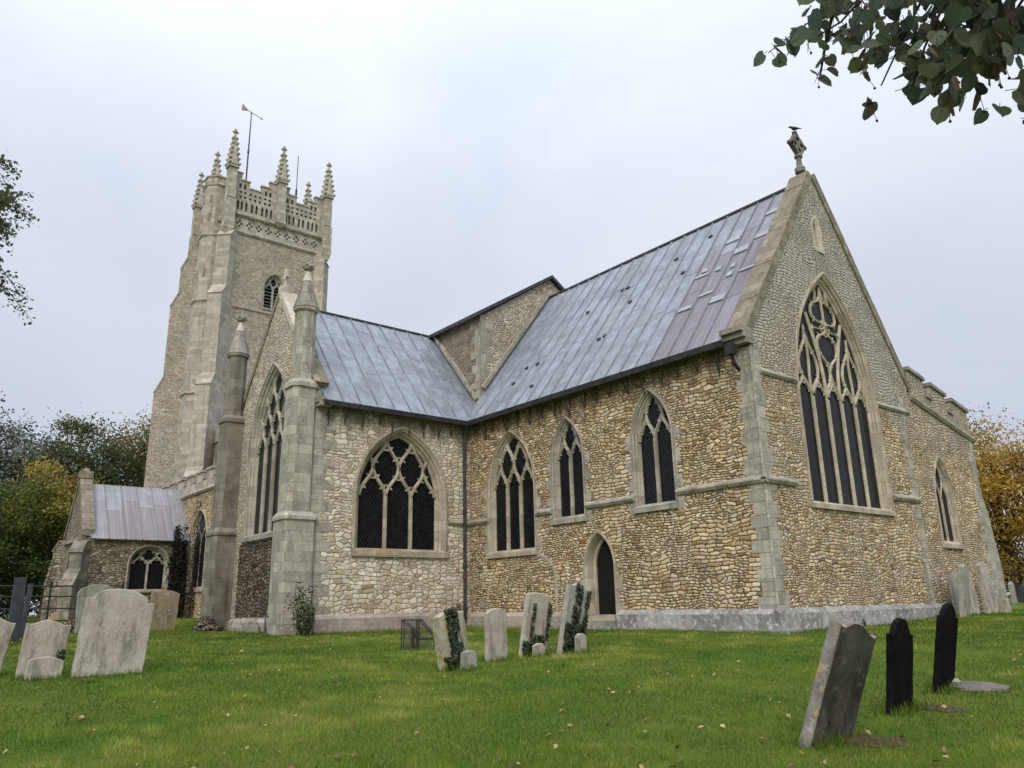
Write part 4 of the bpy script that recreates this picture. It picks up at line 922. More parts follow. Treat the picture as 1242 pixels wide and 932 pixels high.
# ------------------------------------------------------------------ ground
def sm(t): t=np.clip(t,0,1); return t*t*(3-2*t)
def ground(x,y):
    x=np.asarray(x,float); y=np.asarray(y,float)
    d=np.hypot(x-CAM.x,y-CAM.y)
    g=-.85*(1-np.clip(d/20,0,1))**1.15+.45*sm((-x-12)/22)*sm((6-y)/4+.5)+.14*sm((y-3)/5)*sm((60-y)/20)
    return g+.022*np.sin(x*.9+1.3)*np.sin(y*.8)+.012*np.sin(x*2.3+y*1.7)*np.sin(y*2.1-.4)
def gz(x,y): return float(ground(x,y))
xs=np.unique(np.concatenate([np.linspace(-300,-60,25),np.arange(-60,24,.4),np.linspace(24,300,25)]))
ys=np.unique(np.concatenate([np.linspace(-300,-26,25),np.arange(-26,30,.4),np.linspace(30,400,40)]))
X,Y=np.meshgrid(xs,ys); Z=ground(X,Y); V=np.stack([X,Y,Z],-1).reshape(-1,3); nx=len(xs)
ii=(np.arange(len(ys)-1)[:,None]*nx+np.arange(nx-1)[None]).ravel(); F=np.stack([ii,ii+1,ii+nx+1,ii+nx],1)
def npmesh(name,V,F,mat,parent=None,tint=None,smooth=False):
    me=bpy.data.meshes.new(name); k=F.shape[1]; off=np.zeros(3); q=parent
    while q is not None: off+=np.array(q.location); q=q.parent
    me.vertices.add(len(V)); me.vertices.foreach_set('co',(V-off).astype(np.float32).ravel())
    me.loops.add(F.size); me.loops.foreach_set('vertex_index',F.astype(np.int32).ravel())
    me.polygons.add(len(F)); me.polygons.foreach_set('loop_start',np.arange(0,F.size,k,dtype=np.int32)); me.polygons.foreach_set('loop_total',np.full(len(F),k,dtype=np.int32))
    me.polygons.foreach_set('use_smooth',np.full(len(F),smooth)); me.materials.append(mat)
    if tint is not None:
        ca=me.color_attributes.new('tint','FLOAT_COLOR','CORNER'); c=np.ones((len(F),k,4),np.float32); c[:,:,:3]=tint[:,None,:]; ca.data.foreach_set('color',c.ravel())
    me.update(calc_edges=True); me.validate()
    o=bpy.data.objects.new(name,me); COL.objects.link(o)
    if parent is not None: o.parent=parent
    return o
m,t,b=nmat('turf'); g=G(t); p=g.pos(); n1=g.noise(p,.35,5,.6); n2=g.noise(p,5,5,.7); n3=g.noise(p,40,3,.7)
c=g.mix(g.sstep(n1.outputs['Fac'],.35,.65),(.055,.105,.010),(.105,.135,.020)); c=g.mix(g.sstep(n2.outputs['Fac'],.5,.75,0,.7),c,(.15,.15,.045))
c=g.mix(g.sstep(n2.outputs['Fac'],.62,.72,0,.6),c,(.10,.075,.04)); c=g.mix(.6,c,g.ramp(n3.outputs['Fac'],[(.3,.2),(.7,.8)]),'OVERLAY')
g.link(c,b.inputs['Base Color']); b.inputs['Roughness'].default_value=1; b.inputs['Specular IOR Level'].default_value=.1; g.link(g.bump(n3.outputs['Fac'],.6,.04),b.inputs['Normal'])
gr=npmesh('ground',V,F,m,smooth=True); gr['kind']='structure'

def vnoise(x,y,s,seed=0):
    x=np.asarray(x)*s;y=np.asarray(y)*s; xi=np.floor(x).astype(int); yi=np.floor(y).astype(int); fx=sm(x-xi); fy=sm(y-yi)
    h=lambda a,b:(np.sin(a*127.1+b*311.7+seed*17.3)*43758.5453)%1
    return (h(xi,yi)*(1-fx)+h(xi+1,yi)*fx)*(1-fy)+(h(xi,yi+1)*(1-fx)+h(xi+1,yi+1)*fx)*fy
STONES=[]   # (x,y,r) tuft rings
def in_church(x,y):
    return ((x>-43)&(x<.22)&(y>-.2)&(y<13.3))|((x>-18.9)&(x<-11.95)&(y>-6.45)&(y<1))|((x>-43)&(x<-18)&(y>-4)&(y<1))|((x>-35.7)&(x<-31)&(y>-8.9)&(y<-3.9))

# ------------------------------------------------------------------ headstones
def top_shape(kind,w,h):
    a=w/2; P=[]
    if kind=='round': P=[(a*math.cos(t*math.pi/14),h-a*.55+a*.55*math.sin(t*math.pi/14)) for t in range(15)]
    elif kind=='shoulder':   # segmental arch between square shoulders
        P=[(a,h-.17*w),(a*.80,h-.17*w)]+[(a*.80*math.cos(t*math.pi/12),h-.16*w+.16*w*math.sin(t*math.pi/12)) for t in range(1,12)]+[(-a*.80,h-.17*w),(-a,h-.17*w)]
    elif kind=='ogee':       # raised centre sweeping down to the shoulders
        P=[(a,h-.10*w),(a*.85,h-.115*w),(a*.62,h-.09*w),(a*.35,h-.03*w),(a*.12,h),(-a*.12,h),(-a*.35,h-.03*w),(-a*.62,h-.09*w),(-a*.85,h-.115*w),(-a,h-.10*w)]
    elif kind=='flatarch': P=[(a*x,h-.13*w*abs(x)**2.2) for x in(1,.8,.6,.4,.2,0,-.2,-.4,-.6,-.8,-1)]
    elif kind=='hump':       # narrow round hump between dropped shoulders
        P=[(a,h-.30*w),(a*.78,h-.31*w),(a*.70,h-.24*w)]+[(a*.62*math.cos(t*math.pi/10),h-.22*w+.22*w*math.sin(t*math.pi/10)) for t in range(1,10)]+[(-a*.70,h-.24*w),(-a*.78,h-.31*w),(-a,h-.30*w)]
    else: P=[(a,h-.01),(a*.3,h),(-a*.4,h-.012),(-a,h-.004)]
    return [(-a*.98,-.25),(a*.98,-.25)]+P
def headstone(name,x,y,w,h,t,yawd,mat,kind,label,group='gravestones on the lawn',lean=0,pitch=0,edge=None,cat='gravestone',seed=0):
    """face looks along +x turned by yawd; lean>0 tips the top to the north (right), pitch>0 tips the face backwards"""
    r=random.Random(seed+int(x*100)); P=top_shape(kind,w,h); b=.012
    # resample the outline and roughen it
    Q=[]
    for i,p in enumerate(P):
        q=P[(i+1)%len(P)]; L_=math.hypot(q[0]-p[0],q[1]-p[1]); k=max(1,int(L_/.09))
        for j in range(k): Q.append((p[0]+(q[0]-p[0])*j/k+r.uniform(-1,1)*.008,p[1]+(q[1]-p[1])*j/k+r.uniform(-1,1)*.008))
    n=len(Q)
    ins=[]
    for i,p in enumerate(Q):
        a_=Q[i-1]; c_=Q[(i+1)%n]; dx,dy=c_[0]-a_[0],c_[1]-a_[1]; l=math.hypot(dx,dy) or 1; ins.append((p[0]-dy/l*b,p[1]+dx/l*b))
    lay=[(ins,-t/2),(Q,-t/2+b),(Q,t/2-b),(ins,t/2)]
    vs=[(d,p[0],p[1]) for L_,d in lay for p in L_]; fs=[]; mi=[]
    for k in range(3):
        for i in range(n):
            j=(i+1)%n; fs.append((k*n+i,k*n+j,(k+1)*n+j,(k+1)*n+i)); mi.append(1)
    tri=tessellate_polygon([[Vector((p[0],p[1],0)) for p in ins]])
    for tr in tri:
        q=[ins[i] for i in tr]; A=(q[1][0]-q[0][0])*(q[2][1]-q[0][1])-(q[2][0]-q[0][0])*(q[1][1]-q[0][1]); tr=tuple(tr) if A>0 else tuple(reversed(tr))
        fs.append(tuple(i+3*n for i in tr)); mi.append(0); fs.append(tuple(i for i in reversed(tr))); mi.append(0)
    me=bpy.data.meshes.new(name); me.from_pydata(vs,[],fs); me.materials.append(mat); me.materials.append(edge or mat); me.polygons.foreach_set('material_index',mi); me.update()
    o=bpy.data.objects.new(name,me); COL.objects.link(o)
    o.matrix_world=Matrix.Translation((x,y,gz(x,y)))@Matrix.Rotation(R(yawd),4,'Z')@Matrix.Rotation(R(-lean),4,'X')@Matrix.Rotation(R(-pitch),4,'Y')
    STONES.append((x,y,w/2,R(yawd)))
    return tag(o,label,cat,group)
HS={}
HS['a']=headstone('headstone',-4.3,-15.08,.66,.93,.10,2,h_white,'ogee','pale headstone leaning at the extreme left of the lawn, cut by the picture edge',lean=9,pitch=3)
HS['b']=headstone('headstone',-3.95,-14.27,.62,.86,.10,-3,h_white,'ogee','pale headstone with wavy top and a small footstone leaning against it',lean=4,pitch=4)
headstone('footstone',-3.72,-14.24,.50,.33,.08,-5,h_white,'flatarch','low pale footstone in front of the wavy-topped headstone',lean=2,cat='footstone',group='footstones')
HS['c']=headstone('headstone',-3.64,-13.36,1.06,1.33,.12,4,h_white,'shoulder','largest pale headstone with shouldered arch top, leaning, left of the lawn',lean=6.5,pitch=6)
HS['d']=headstone('headstone',-19.44,-8.16,.95,1.36,.14,0,h_speck,'flatarch','white-speckled sandy headstone standing before the porch and aisle corner',lean=3)
headstone('headstone',-19.2,-10.35,1.15,1.55,.14,0,h_grey,'round','grey round-topped headstone half hidden behind the largest pale one',lean=-2)
headstone('headstone',-14.9,-13.22,.30,1.7,.08,8,h_slate,'flat','tall narrow dark slate headstone by the iron railings',lean=0,pitch=2)
headstone('headstone',-17.2,-12.72,.14,1.6,.10,0,h_slate,'flat','very thin grey grave post beside the tall dark slate',lean=3,cat='grave post')
HS['s1']=headstone('headstone',-.31,-8.93,.58,.93,.15,3,h_yel,'ogee','yellow-lichened headstone with a broad ivy column down its face',lean=-9,pitch=3)
headstone('footstone',-.13,-8.80,.30,.29,.09,3,h_grey,'flatarch','low grey footstone before the yellow-lichened ivy headstone',lean=3,cat='footstone',group='footstones')
HS['s2']=headstone('headstone',-.73,-7.76,.46,.88,.09,2,h_white,'round','plain pale headstone without ivy, among the mid-lawn row',lean=1,pitch=1)
HS['s3']=headstone('headstone',-.75,-6.92,.60,1.11,.12,4,h_white,'flatarch','pale headstone with thin ivy stems, between plain and leaning ivy ones',lean=12,pitch=0)
headstone('footstone',-.55,-6.93,.26,.22,.09,4,h_white,'round','tiny pale footstone in ivy before the third mid-lawn headstone',lean=3,cat='footstone',group='footstones')
HS['s4']=headstone('headstone',-.53,-6.2,.58,1.28,.12,6,h_grey,'ogee','tall headstone with dark ivy swathes, nearest the small church door',lean=14,pitch=-2)
headstone('footstone',-.36,-6.06,.27,.34,.09,6,h_white,'round','rounded pale footstone before the tall ivy headstone by the door',lean=3,cat='footstone',group='footstones')
HS['r1']=headstone('headstone',6.56,-9.72,.68,1.08,.115,2,h_leanf,'ogee','strongly leaning dark headstone with white-lichened edge and orange lichen on top',lean=12,pitch=-17,edge=h_leane)
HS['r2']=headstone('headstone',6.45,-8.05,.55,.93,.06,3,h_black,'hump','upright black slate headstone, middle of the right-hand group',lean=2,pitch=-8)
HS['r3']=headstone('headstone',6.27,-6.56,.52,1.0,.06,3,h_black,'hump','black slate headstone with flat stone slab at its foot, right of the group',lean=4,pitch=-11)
headstone('headstone',.95,7.75,.62,1.45,.16,10,h_grey,'shoulder','grey pillar-like headstone by the chapel wall, behind the black slate',lean=3,pitch=-6,group='stones propped against the chapel wall')
for k,(x,y,w,h,lab,kd) in enumerate(((.5,8.6,.55,1.22,'whitish slab propped under the chapel window, left of three','flat'),(.48,9.5,.85,1.32,'broad whitish slab propped under the chapel window, middle of three','flatarch'),(.55,10.75,.80,1.55,'tallest pale slab propped against the chapel wall','flatarch'))):
    headstone('headstone',x,y,w,h,.12,0,h_white if k!=0 else h_grey,kd,lab,lean=.5,pitch=2.5,group='stones propped against the chapel wall')
headstone('headstone',.6,11.75,.45,.45,.2,0,h_white,'flat','small stub of pale stone at the foot of the chapel buttress',group='stones propped against the chapel wall')
headstone('headstone',-8.2,38.2,.65,1.3,.12,0,h_grey,'round','distant grey headstone beyond the chapel, left one under the orange tree',lean=-3,group='distant gravestones')
headstone('headstone',-10.1,45.6,.95,1.2,.12,40,h_slate,'round','distant dark headstone beyond the chapel at the right edge',lean=6,group='distant gravestones')
headstone('headstone',-9.2,46.6,.8,1.15,.12,40,h_grey,'flatarch','distant pale headstone behind the dark one at the right edge',group='distant gravestones')
headstone('headstone',-8.15,-3.72,.42,.66,.10,0,h_white,'flatarch','small white stone close to the downpipe, behind the ivy headstone',group='gravestones by the church wall')
o=headstone('stone_slab',-12.6,-7.05,.32,.58,.06,-60,h_slate,'flat','small dark slab leaning on the plinth of the transept',lean=-8,pitch=14,cat='slab',group='gravestones by the church wall')
def rock(name,c,sz,mat,label,cat,group=None,seed=0,n=9):
    r=random.Random(seed); mb=MB(); rings=[]
    for i,(k,z) in enumerate(((.72,-.3),(1,-.05),(.95,.55),(.6,.95),(.15,1.0))):
        rings.append([(c[0]+sz[0]*k*math.cos(2*math.pi*j/n)*r.uniform(.8,1.15),c[1]+sz[1]*k*math.sin(2*math.pi*j/n)*r.uniform(.8,1.15),gz(c[0],c[1])+c[2]+sz[2]*z+r.uniform(-.05,.05)*sz[2]) for j in range(n)])
    mb.ring(rings); o=mb.build(name,mat,None); return tag(o,label,cat,group)
tag(rock('flat_stone',(6.45,-6.22,-.04),(.42,.30,.10),m_soot3,'','',seed=3),'flat weathered ledger stone lying at the foot of the black slate','ledger stone')
rock('loose_stone',(6.28,-6.30,.03),(.10,.08,.07),h_white,'small pale stone lying on the flat ledger by the black slate','stone',seed=4)
for k,(x,y,z,sx,sy,sz) in enumerate(((-17.3,-7.1,0,.45,.35,.22),(-17.9,-7.25,0,.4,.3,.2),(-18.4,-7.05,0,.35,.3,.26),(-17.6,-7.2,.2,.38,.3,.15),(-18.1,-7.1,.2,.3,.28,.18),(-17.8,-7.1,.36,.33,.25,.12),(-16.9,-7.0,0,.3,.25,.18),(-15.9,-6.75,0,.55,.2,.3),(-14.6,-6.75,0,.5,.2,.34))):
    rock('loose_stone',(x,y,z),(sx,sy,sz),m_dark if k<7 else m_ashd,'dark weathered rubble stone heaped at the foot of the far transept turret' if k<7 else ('low stone block by the transept wall, nearer the heap of rubble' if k==7 else 'low stone block by the transept wall, nearer the small dark slab'),'stone','stones at the transept foot',seed=k)
# door steps
mb=MB(); mb.box(-6.5,-4.95,-.52,-.13,-.3,.10); tag(mb.build('door_step',m_plin,None),'worn lower stone step before the small arched door','step','steps at the small door')
mb=MB(); mb.box(-6.35,-5.05,-.30,-.13,.104,.24); tag(mb.build('door_step',m_ashd,None),'narrow upper stone step under the small arched door','step','steps at the small door')
# small stone cross far left, dark chest tomb, iron railings
x,y=-23.2,-10.9; mb=MB(); z=gz(x,y); mb.box(x-.2,x+.2,y-.24,y+.24,z-.2,z+.16); mb.box(x-.06,x+.06,y-.09,y+.09,z+.16,z+.52); mb.box(x-.061,x+.061,y-.22,y+.22,z+.28,z+.40)
tag(mb.build('grave_cross',h_tan,None),'small sandy stone grave cross behind the wavy-topped headstone','grave cross')
x,y=-11.6,-14.75; z=gz(x,y); tb_=thing('chest_tomb',(x,y,z),'dark low chest tomb with sloped lid at the far left edge','tomb')
mb=MB(); mb.box(x-.9,x+.9,y-.35,y+.35,z-.2,z+.55); mb.build('chest',h_slate,tb_)
mb=MB(); mb.prism([(x-1.0,y-.45,z+.55),(x-1.0,y+.45,z+.55),(x-1.0,y+.4,z+.64),(x-1.0,y,z+.86),(x-1.0,y-.4,z+.64)],(2.0,0,0)); mb.build('lid',h_slate,tb_)
x,y=-20.9,-11.6; z=gz(x,y); ra=thing('iron_railing',(x,y,z),'black iron estate railing beside the porch','railing')
mb=MB()
for zz in(.35,.75,1.15,1.5): mb.tube([(x,y-1.9,z+zz),(x,y+2.4,z+zz)],.022,6)
mb.build('rail',m_iron,ra)
for q in(-1.9,-.9,0.1,1.2,2.4):
    mb=MB(); mb.box(x-.03,x+.03,y+q-.03,y+q+.03,z-.2,z+1.65); mb.build('post',m_iron,ra)
rock('low_mound',(-20.5,-10.6,0),(.6,.7,.4),m_dark,'dark low mossy stone base behind the largest headstone','stone',seed=22)
# wire guard on the lawn
cx,cy=-3.65,-7.5; z=gz(cx,cy); ca_=thing('wire_guard',(cx,cy,z),'black wire mesh guard frame with sloping side standing on the lawn','wire guard')
d=Vector((.62,.78,0)); e=Vector((-.78,.62,0)); O=Vector((cx,cy,z)); H=.58; W_=.34
pf=[(-W_,0),(-W_,H),(.02,H),(W_,.22),(W_,0)]
mb=MB(); D=.42
for s in(-D/2,D/2):
    pts=[O+d*a+e*s+Vector((0,0,b)) for a,b in pf]
    for p,q in zip(pts,pts[1:]+pts[:1]): mb.tube([p,q],.013,5)
    mb.tube([O+d*-.03+e*s,O+d*-.03+e*s+Vector((0,0,H))],.013,5); mb.tube([O+d*-.03+e*s+Vector((0,0,.2)),O+d*W_+e*s+Vector((0,0,.2))],.012,5); mb.tube([O+d*-W_+e*s+Vector((0,0,H)),O+d*.02+e*s+Vector((0,0,.28))],.010,5)
for a,b in pf: mb.tube([O+d*a-e*D/2+Vector((0,0,b)),O+d*a+e*D/2+Vector((0,0,b))],.012,5)
mb.build('frame',m_iron,ca_)
mb=MB()
for s in(-D/2,D/2):
    for k in range(1,23):
        a=-W_+2*W_*k/23; top=H if a<.02 else H-(a-.02)/(W_-.02)*(H-.22); mb.tube([O+d*a+e*s,O+d*a+e*s+Vector((0,0,top))],.0028,3,False)
    for k in range(1,17):
        b=H*k/17; right=W_ if b<.22 else W_-(b-.22)/(H-.22)*(W_-.02); mb.tube([O+d*-W_+e*s+Vector((0,0,b)),O+d*right+e*s+Vector((0,0,b))],.0028,3,False)
mb.build('wire_mesh',m_iron,ca_)
mb=MB(); mb.tube([O+d*-.12,O+d*-.14+Vector((0,0,.2)),O+d*-.08+Vector((0,0,.34)),O+d*-.16+Vector((0,0,.38))],[.03,.05,.09,.04],7); mb.tube([O+d*.0,O+d*-.04+Vector((0,0,.22)),O+d*.03+Vector((0,0,.3))],[.02,.03,.02],6)
tag(mb.build('withered_stump',m_bark,None),'dark withered stump inside the wire mesh guard','stump')
# bird on the east cross
def bird():
    b=Vector((-.3,YC,15.13)); mb=MB(); d=Vector((-.75,-.66,0)).normalized(); u=Vector((0,0,1)); q=d.cross(u)
    pr=[(-.30,.012,.0),(-.16,.03,.01),(-.11,.055,.02),(0,.085,.03),(.08,.08,.05),(.13,.05,.09),(.165,.052,.12),(.205,.035,.125),(.235,.012,.115),(.275,.004,.108)]
    mb.ring([[b+(d*x+u*(zo+.085)+(q*math.cos(k*math.pi/4)+u*math.sin(k*math.pi/4))*rr)*.75 for k in range(8)] for x,rr,zo in pr])
    for s in(-.02,.02): mb.tube([b+q*s+u*.03,b+q*s-u*.05],.006,5)
    tag(mb.build('bird',m_iron,None,smooth=True),'small black bird perched on the east gable cross','bird')
bird()
# gravel path edge, far right
mb=MB(); mb.prism([(-8,24,gz(-5,24)+.03),(6,20.6,gz(3,20.6)+.03),(6,21.4,gz(3,21)+.03),(-8,24.8,gz(-5,24)+.03)],(0,0,-.2)); tag(mb.build('path',m_plin,None),None,None,None,'structure')

# ------------------------------------------------------------------ foliage
def leaves(name,P,size,mat,parent=None,tint=None,up=.0,asp=.62,nrm=None,droop=0.):
    n=len(P); P=np.asarray(P); size=np.broadcast_to(np.asarray(size,float),(n,))
    N_=rng.normal(size=(n,3)); N_[:,2]=np.abs(N_[:,2])+up
    if nrm is not None: N_=N_*.45+nrm
    N_/=np.linalg.norm(N_,axis=1)[:,None]
    A=rng.normal(size=(n,3)); A[:,2]-=droop; A-=N_*(A*N_).sum(1)[:,None]; A/=np.linalg.norm(A,axis=1)[:,None]; B=np.cross(N_,A)
    s=size[:,None]; f=N_*s*.12
    V=np.stack([P-A*s*.5,P+B*s*asp*.5+f,P+A*s*.5,P-B*s*asp*.5+f],1).reshape(-1,3); F=np.arange(4*n).reshape(n,4)
    if tint is None: tint=np.stack([rng.random(n),rng.random(n),np.zeros(n)],1)
    return npmesh(name,V,F,mat,parent,tint)
def tree(name,x,y,h,rad,trunk_h,mat,label,group,nl=60,per=380,leaf=.22,flat=1.,spread=.85,seed=0,tr=.3,lo=.35,tone=None,cat='tree',droop=0):
    g0=np.random.default_rng(seed); z0=gz(x,y); root=thing(name,(x,y,z0),label,cat,group)
    C0=np.array([x,y,z0+trunk_h+(h-trunk_h)*.5]); rz=(h-trunk_h)/2
    # clump centres: more on the outside, lumpy radius
    d=g0.normal(size=(nl,3)); d/=np.linalg.norm(d,axis=1)[:,None]; rr=g0.uniform(lo,1.0,nl)**.6
    lump=1+.22*np.sin(d[:,0]*5+seed)*np.sin(d[:,2]*4+seed*1.3)+.12*g0.normal(size=nl)
    c=C0+d*(rr*lump)[:,None]*np.array([rad,rad,rz*flat]); c[:,2]=np.maximum(c[:,2],z0+.35*trunk_h+.3)
    mb=MB(); lean=g0.normal(size=2)*rad*.06
    top=C0+np.array([lean[0],lean[1],rz*.55]); tp=[(x,y,z0-.3),(x+lean[0]*.2,y+lean[1]*.2,z0+trunk_h*.6),tuple(C0-np.array([0,0,rz*.4])),tuple(top)]
    mb.tube(tp,[tr*1.2,tr,tr*.7,tr*.15],8); mb.build('trunk',m_bark,root)
    mb=MB()
    for k in range(nl):
        f=g0.uniform(.25,.9); a=np.array(tp[1])*(1-f)+top*f; m1=a*.5+c[k]*.5+np.array([0,0,.12*rad*g0.uniform(-.2,1)])
        mb.tube([tuple(a),tuple(m1),tuple(c[k])],[tr*.28,tr*.14,tr*.05],4,False)
    mb.build('branch',m_bark,root)
    rs=rad*.30*spread*g0.uniform(.55,1.35,nl); P=[];tn=[]
    for k in range(nl):
        m_=int(per*g0.uniform(.6,1.3)); q=g0.normal(size=(m_,3))*rs[k]*np.array([.62,.62,.42]); q[:,2]-=droop*np.hypot(q[:,0],q[:,1]); P.append(c[k]+q)
        base=g0.uniform(.1,.9)
        if tone is not None: base=tone(c[k],C0,rad,rz,g0)
        b2=g0.uniform(.0,1.0); tn.append(np.stack([np.clip(base+g0.normal(size=m_)*.16,0,1),np.clip(b2+g0.normal(size=m_)*.25,-.3,1.3),np.zeros(m_)],1))
    P=np.concatenate(P); leaves('crown',P,leaf*g0.uniform(.6,1.3,len(P)),mat,root,np.concatenate(tn),up=.2); return root
BG='trees behind the church'
ytone=lambda c,C0,r,rz,g:np.clip(.38+.42*(c[2]-C0[2])/rz+g.normal()*.18,0,1)
tree('willow',-66,-10.5,18.3,7.5,3,lf_wil,'feathery grey-green tree at the far left behind the churchyard',BG,80,300,.30,seed=1,tr=.35,spread=1.0)
tree('oak_tree',-70,-3.2,17.3,5.8,3,lf_oak,'dark olive tree in the gap between grey-green and brownish trees',BG,70,340,.30,seed=2,tr=.4)
tree('oak_tree',-72,3.2,19.0,6.6,3,lf_oak,'broad dark tree tinged brown, against the tower foot',BG,90,360,.30,seed=3,tr=.4,tone=lambda c,C0,r,rz,g:np.clip(.35+.5*(c[2]-C0[2])/rz+g.normal()*.2,0,1))
tree('beech_tree',-62,-14,15,5,2,lf_dk,'dark evergreen mass at the far left edge',BG,60,300,.28,seed=4,tr=.3)
tree('maple_tree',-41,-11.7,8.6,3.2,.8,lf_yel,'yellow-green turning bush at the left edge of the churchyard',BG,70,330,.17,seed=5,tr=.14,tone=ytone)
tree('maple_tree',-40,-8.7,8.3,2.6,.8,lf_yel,'orange-tipped turning bush next to the porch gable',BG,70,330,.17,seed=6,tr=.14,tone=lambda c,C0,r,rz,g:np.clip(.5+.5*(c[2]-C0[2])/rz+g.normal()*.18,0,1))
for k,(x,y,h,r_) in enumerate(((-44,-13.5,4.2,3.),(-45,-9,4.6,3.),(-50,-15.5,6,4),(-58,-6,7,4.5),(-60,0,7,5),(-46,-17,5,4))):
    tree('evergreen_shrub',x,y,h,r_,.3,lf_dk,('dark shrub under the yellow-green bush','dark shrub behind the porch','dark tall shrub at the left edge behind the slate','dark understorey shrub beyond the porch roof','dark understorey shrub near the tower foot','dark shrub hidden low at the far left edge')[k],'dark shrubs behind the churchyard',36,300,.17,seed=20+k,tr=.08,lo=.1,cat='shrub')
tree('maple_tree',-14.5,57,14.8,6.6,2.6,lf_or,'golden autumn tree beyond the right end of the church','trees on the right',105,330,.27,seed=31,tr=.3,spread=.8,lo=.3)
tree('maple_tree',-6,60,12,6,1.5,lf_or,'lower russet autumn tree at the right edge','trees on the right',60,300,.27,seed=32,tr=.3,tone=lambda c,C0,r,rz,g:np.clip(.15+g.normal()*.15,0,1))
for k,(x,y,h,r_) in enumerate(((-14,64,5.5,5),(-24,66,6,6),(-4,68,6,6))):
    tree('evergreen_shrub',x,y,h,r_,.3,lf_dk,('dark hedge bush under the golden tree','dark hedge bush mostly behind the chapel','dark hedge bush at the right edge')[k],'dark shrubs on the right',36,300,.2,seed=40+k,tr=.08,lo=.1,cat='shrub')
# horizon belts that read as one mass
def belt(name,pts,n,h,mat,leaf=.5):
    P=[]
    for (x0,y0),(x1,y1) in zip(pts,pts[1:]):
        t=rng.random(n)[:,None]; q=np.array([x0,y0])*(1-t)+np.array([x1,y1])*t+rng.normal(size=(n,2))*2.5
        hh=h*(.65+.5*vnoise(q[:,0],q[:,1],.12,3)); P.append(np.column_stack([q,ground(q[:,0],q[:,1])+rng.random(n)**.8*hh]))
    P=np.concatenate(P); o=leaves(name,P,leaf*rng.uniform(.6,1.3,len(P)),mat); o['kind']='stuff'
belt('distant_wood',[(-120,-60),(-110,-10),(-105,50)],14000,11,lf_dk,.6)
belt('distant_wood',[(-60,95),(0,110),(70,100)],9000,8,lf_dk,.6)

# tree whose crown edge hangs into the left of the view
def left_tree():
    x,y=-8.2,-18.75; z0=gz(x,y); root=thing('hornbeam_tree',(x,y,z0),'near tree whose leafy twigs reach in at the left edge against the sky','tree')
    mb=MB(); mb.tube([(x,y,z0-.3),(x,y+.1,z0+3),(x-.1,y+.3,z0+7),(x,y+.6,z0+11)],[.32,.26,.2,.06],10); mb.build('trunk',m_bark,root)
    g0=np.random.default_rng(77); mb=MB(); P=[]
    for k in range(64):
        az=g0.uniform(0,2*math.pi); zz=z0+g0.uniform(8.2,9.9); ln=g0.uniform(2.9,4.1)*(1-.22*abs(zz-8.7)/1.5)
        if math.sin(az)>.55: ln*=1.0
        s=np.array([x,y+.3,zz-1.0]); e=s+np.array([math.cos(az)*ln,math.sin(az)*ln,.55+g0.normal()*.35]); m1=(s+e)/2+np.array([0,0,.45])
        mb.tube([tuple(s),tuple(m1),tuple(e)],[.06,.035,.008],5,False)
        for j in range(9):
            t=g0.uniform(.35,1.); c=m1*(1-max(0,t-.4)/.6)+e*max(0,t-.4)/.6
            tip=c+g0.normal(size=3)*np.array([.35,.35,.22])-np.array([0,0,.12]); mb.tube([tuple(c),tuple(tip)],[.012,.004],3,False)
            q=g0.random(75)[:,None]; P.append(c*(1-q)+tip*q+g0.normal(size=(75,3))*.085)
    mb.build('branch',m_bark,root); P=np.concatenate(P); leaves('foliage',P,.09*g0.uniform(.6,1.3,len(P)),lf_near,root,up=.2)
left_tree()

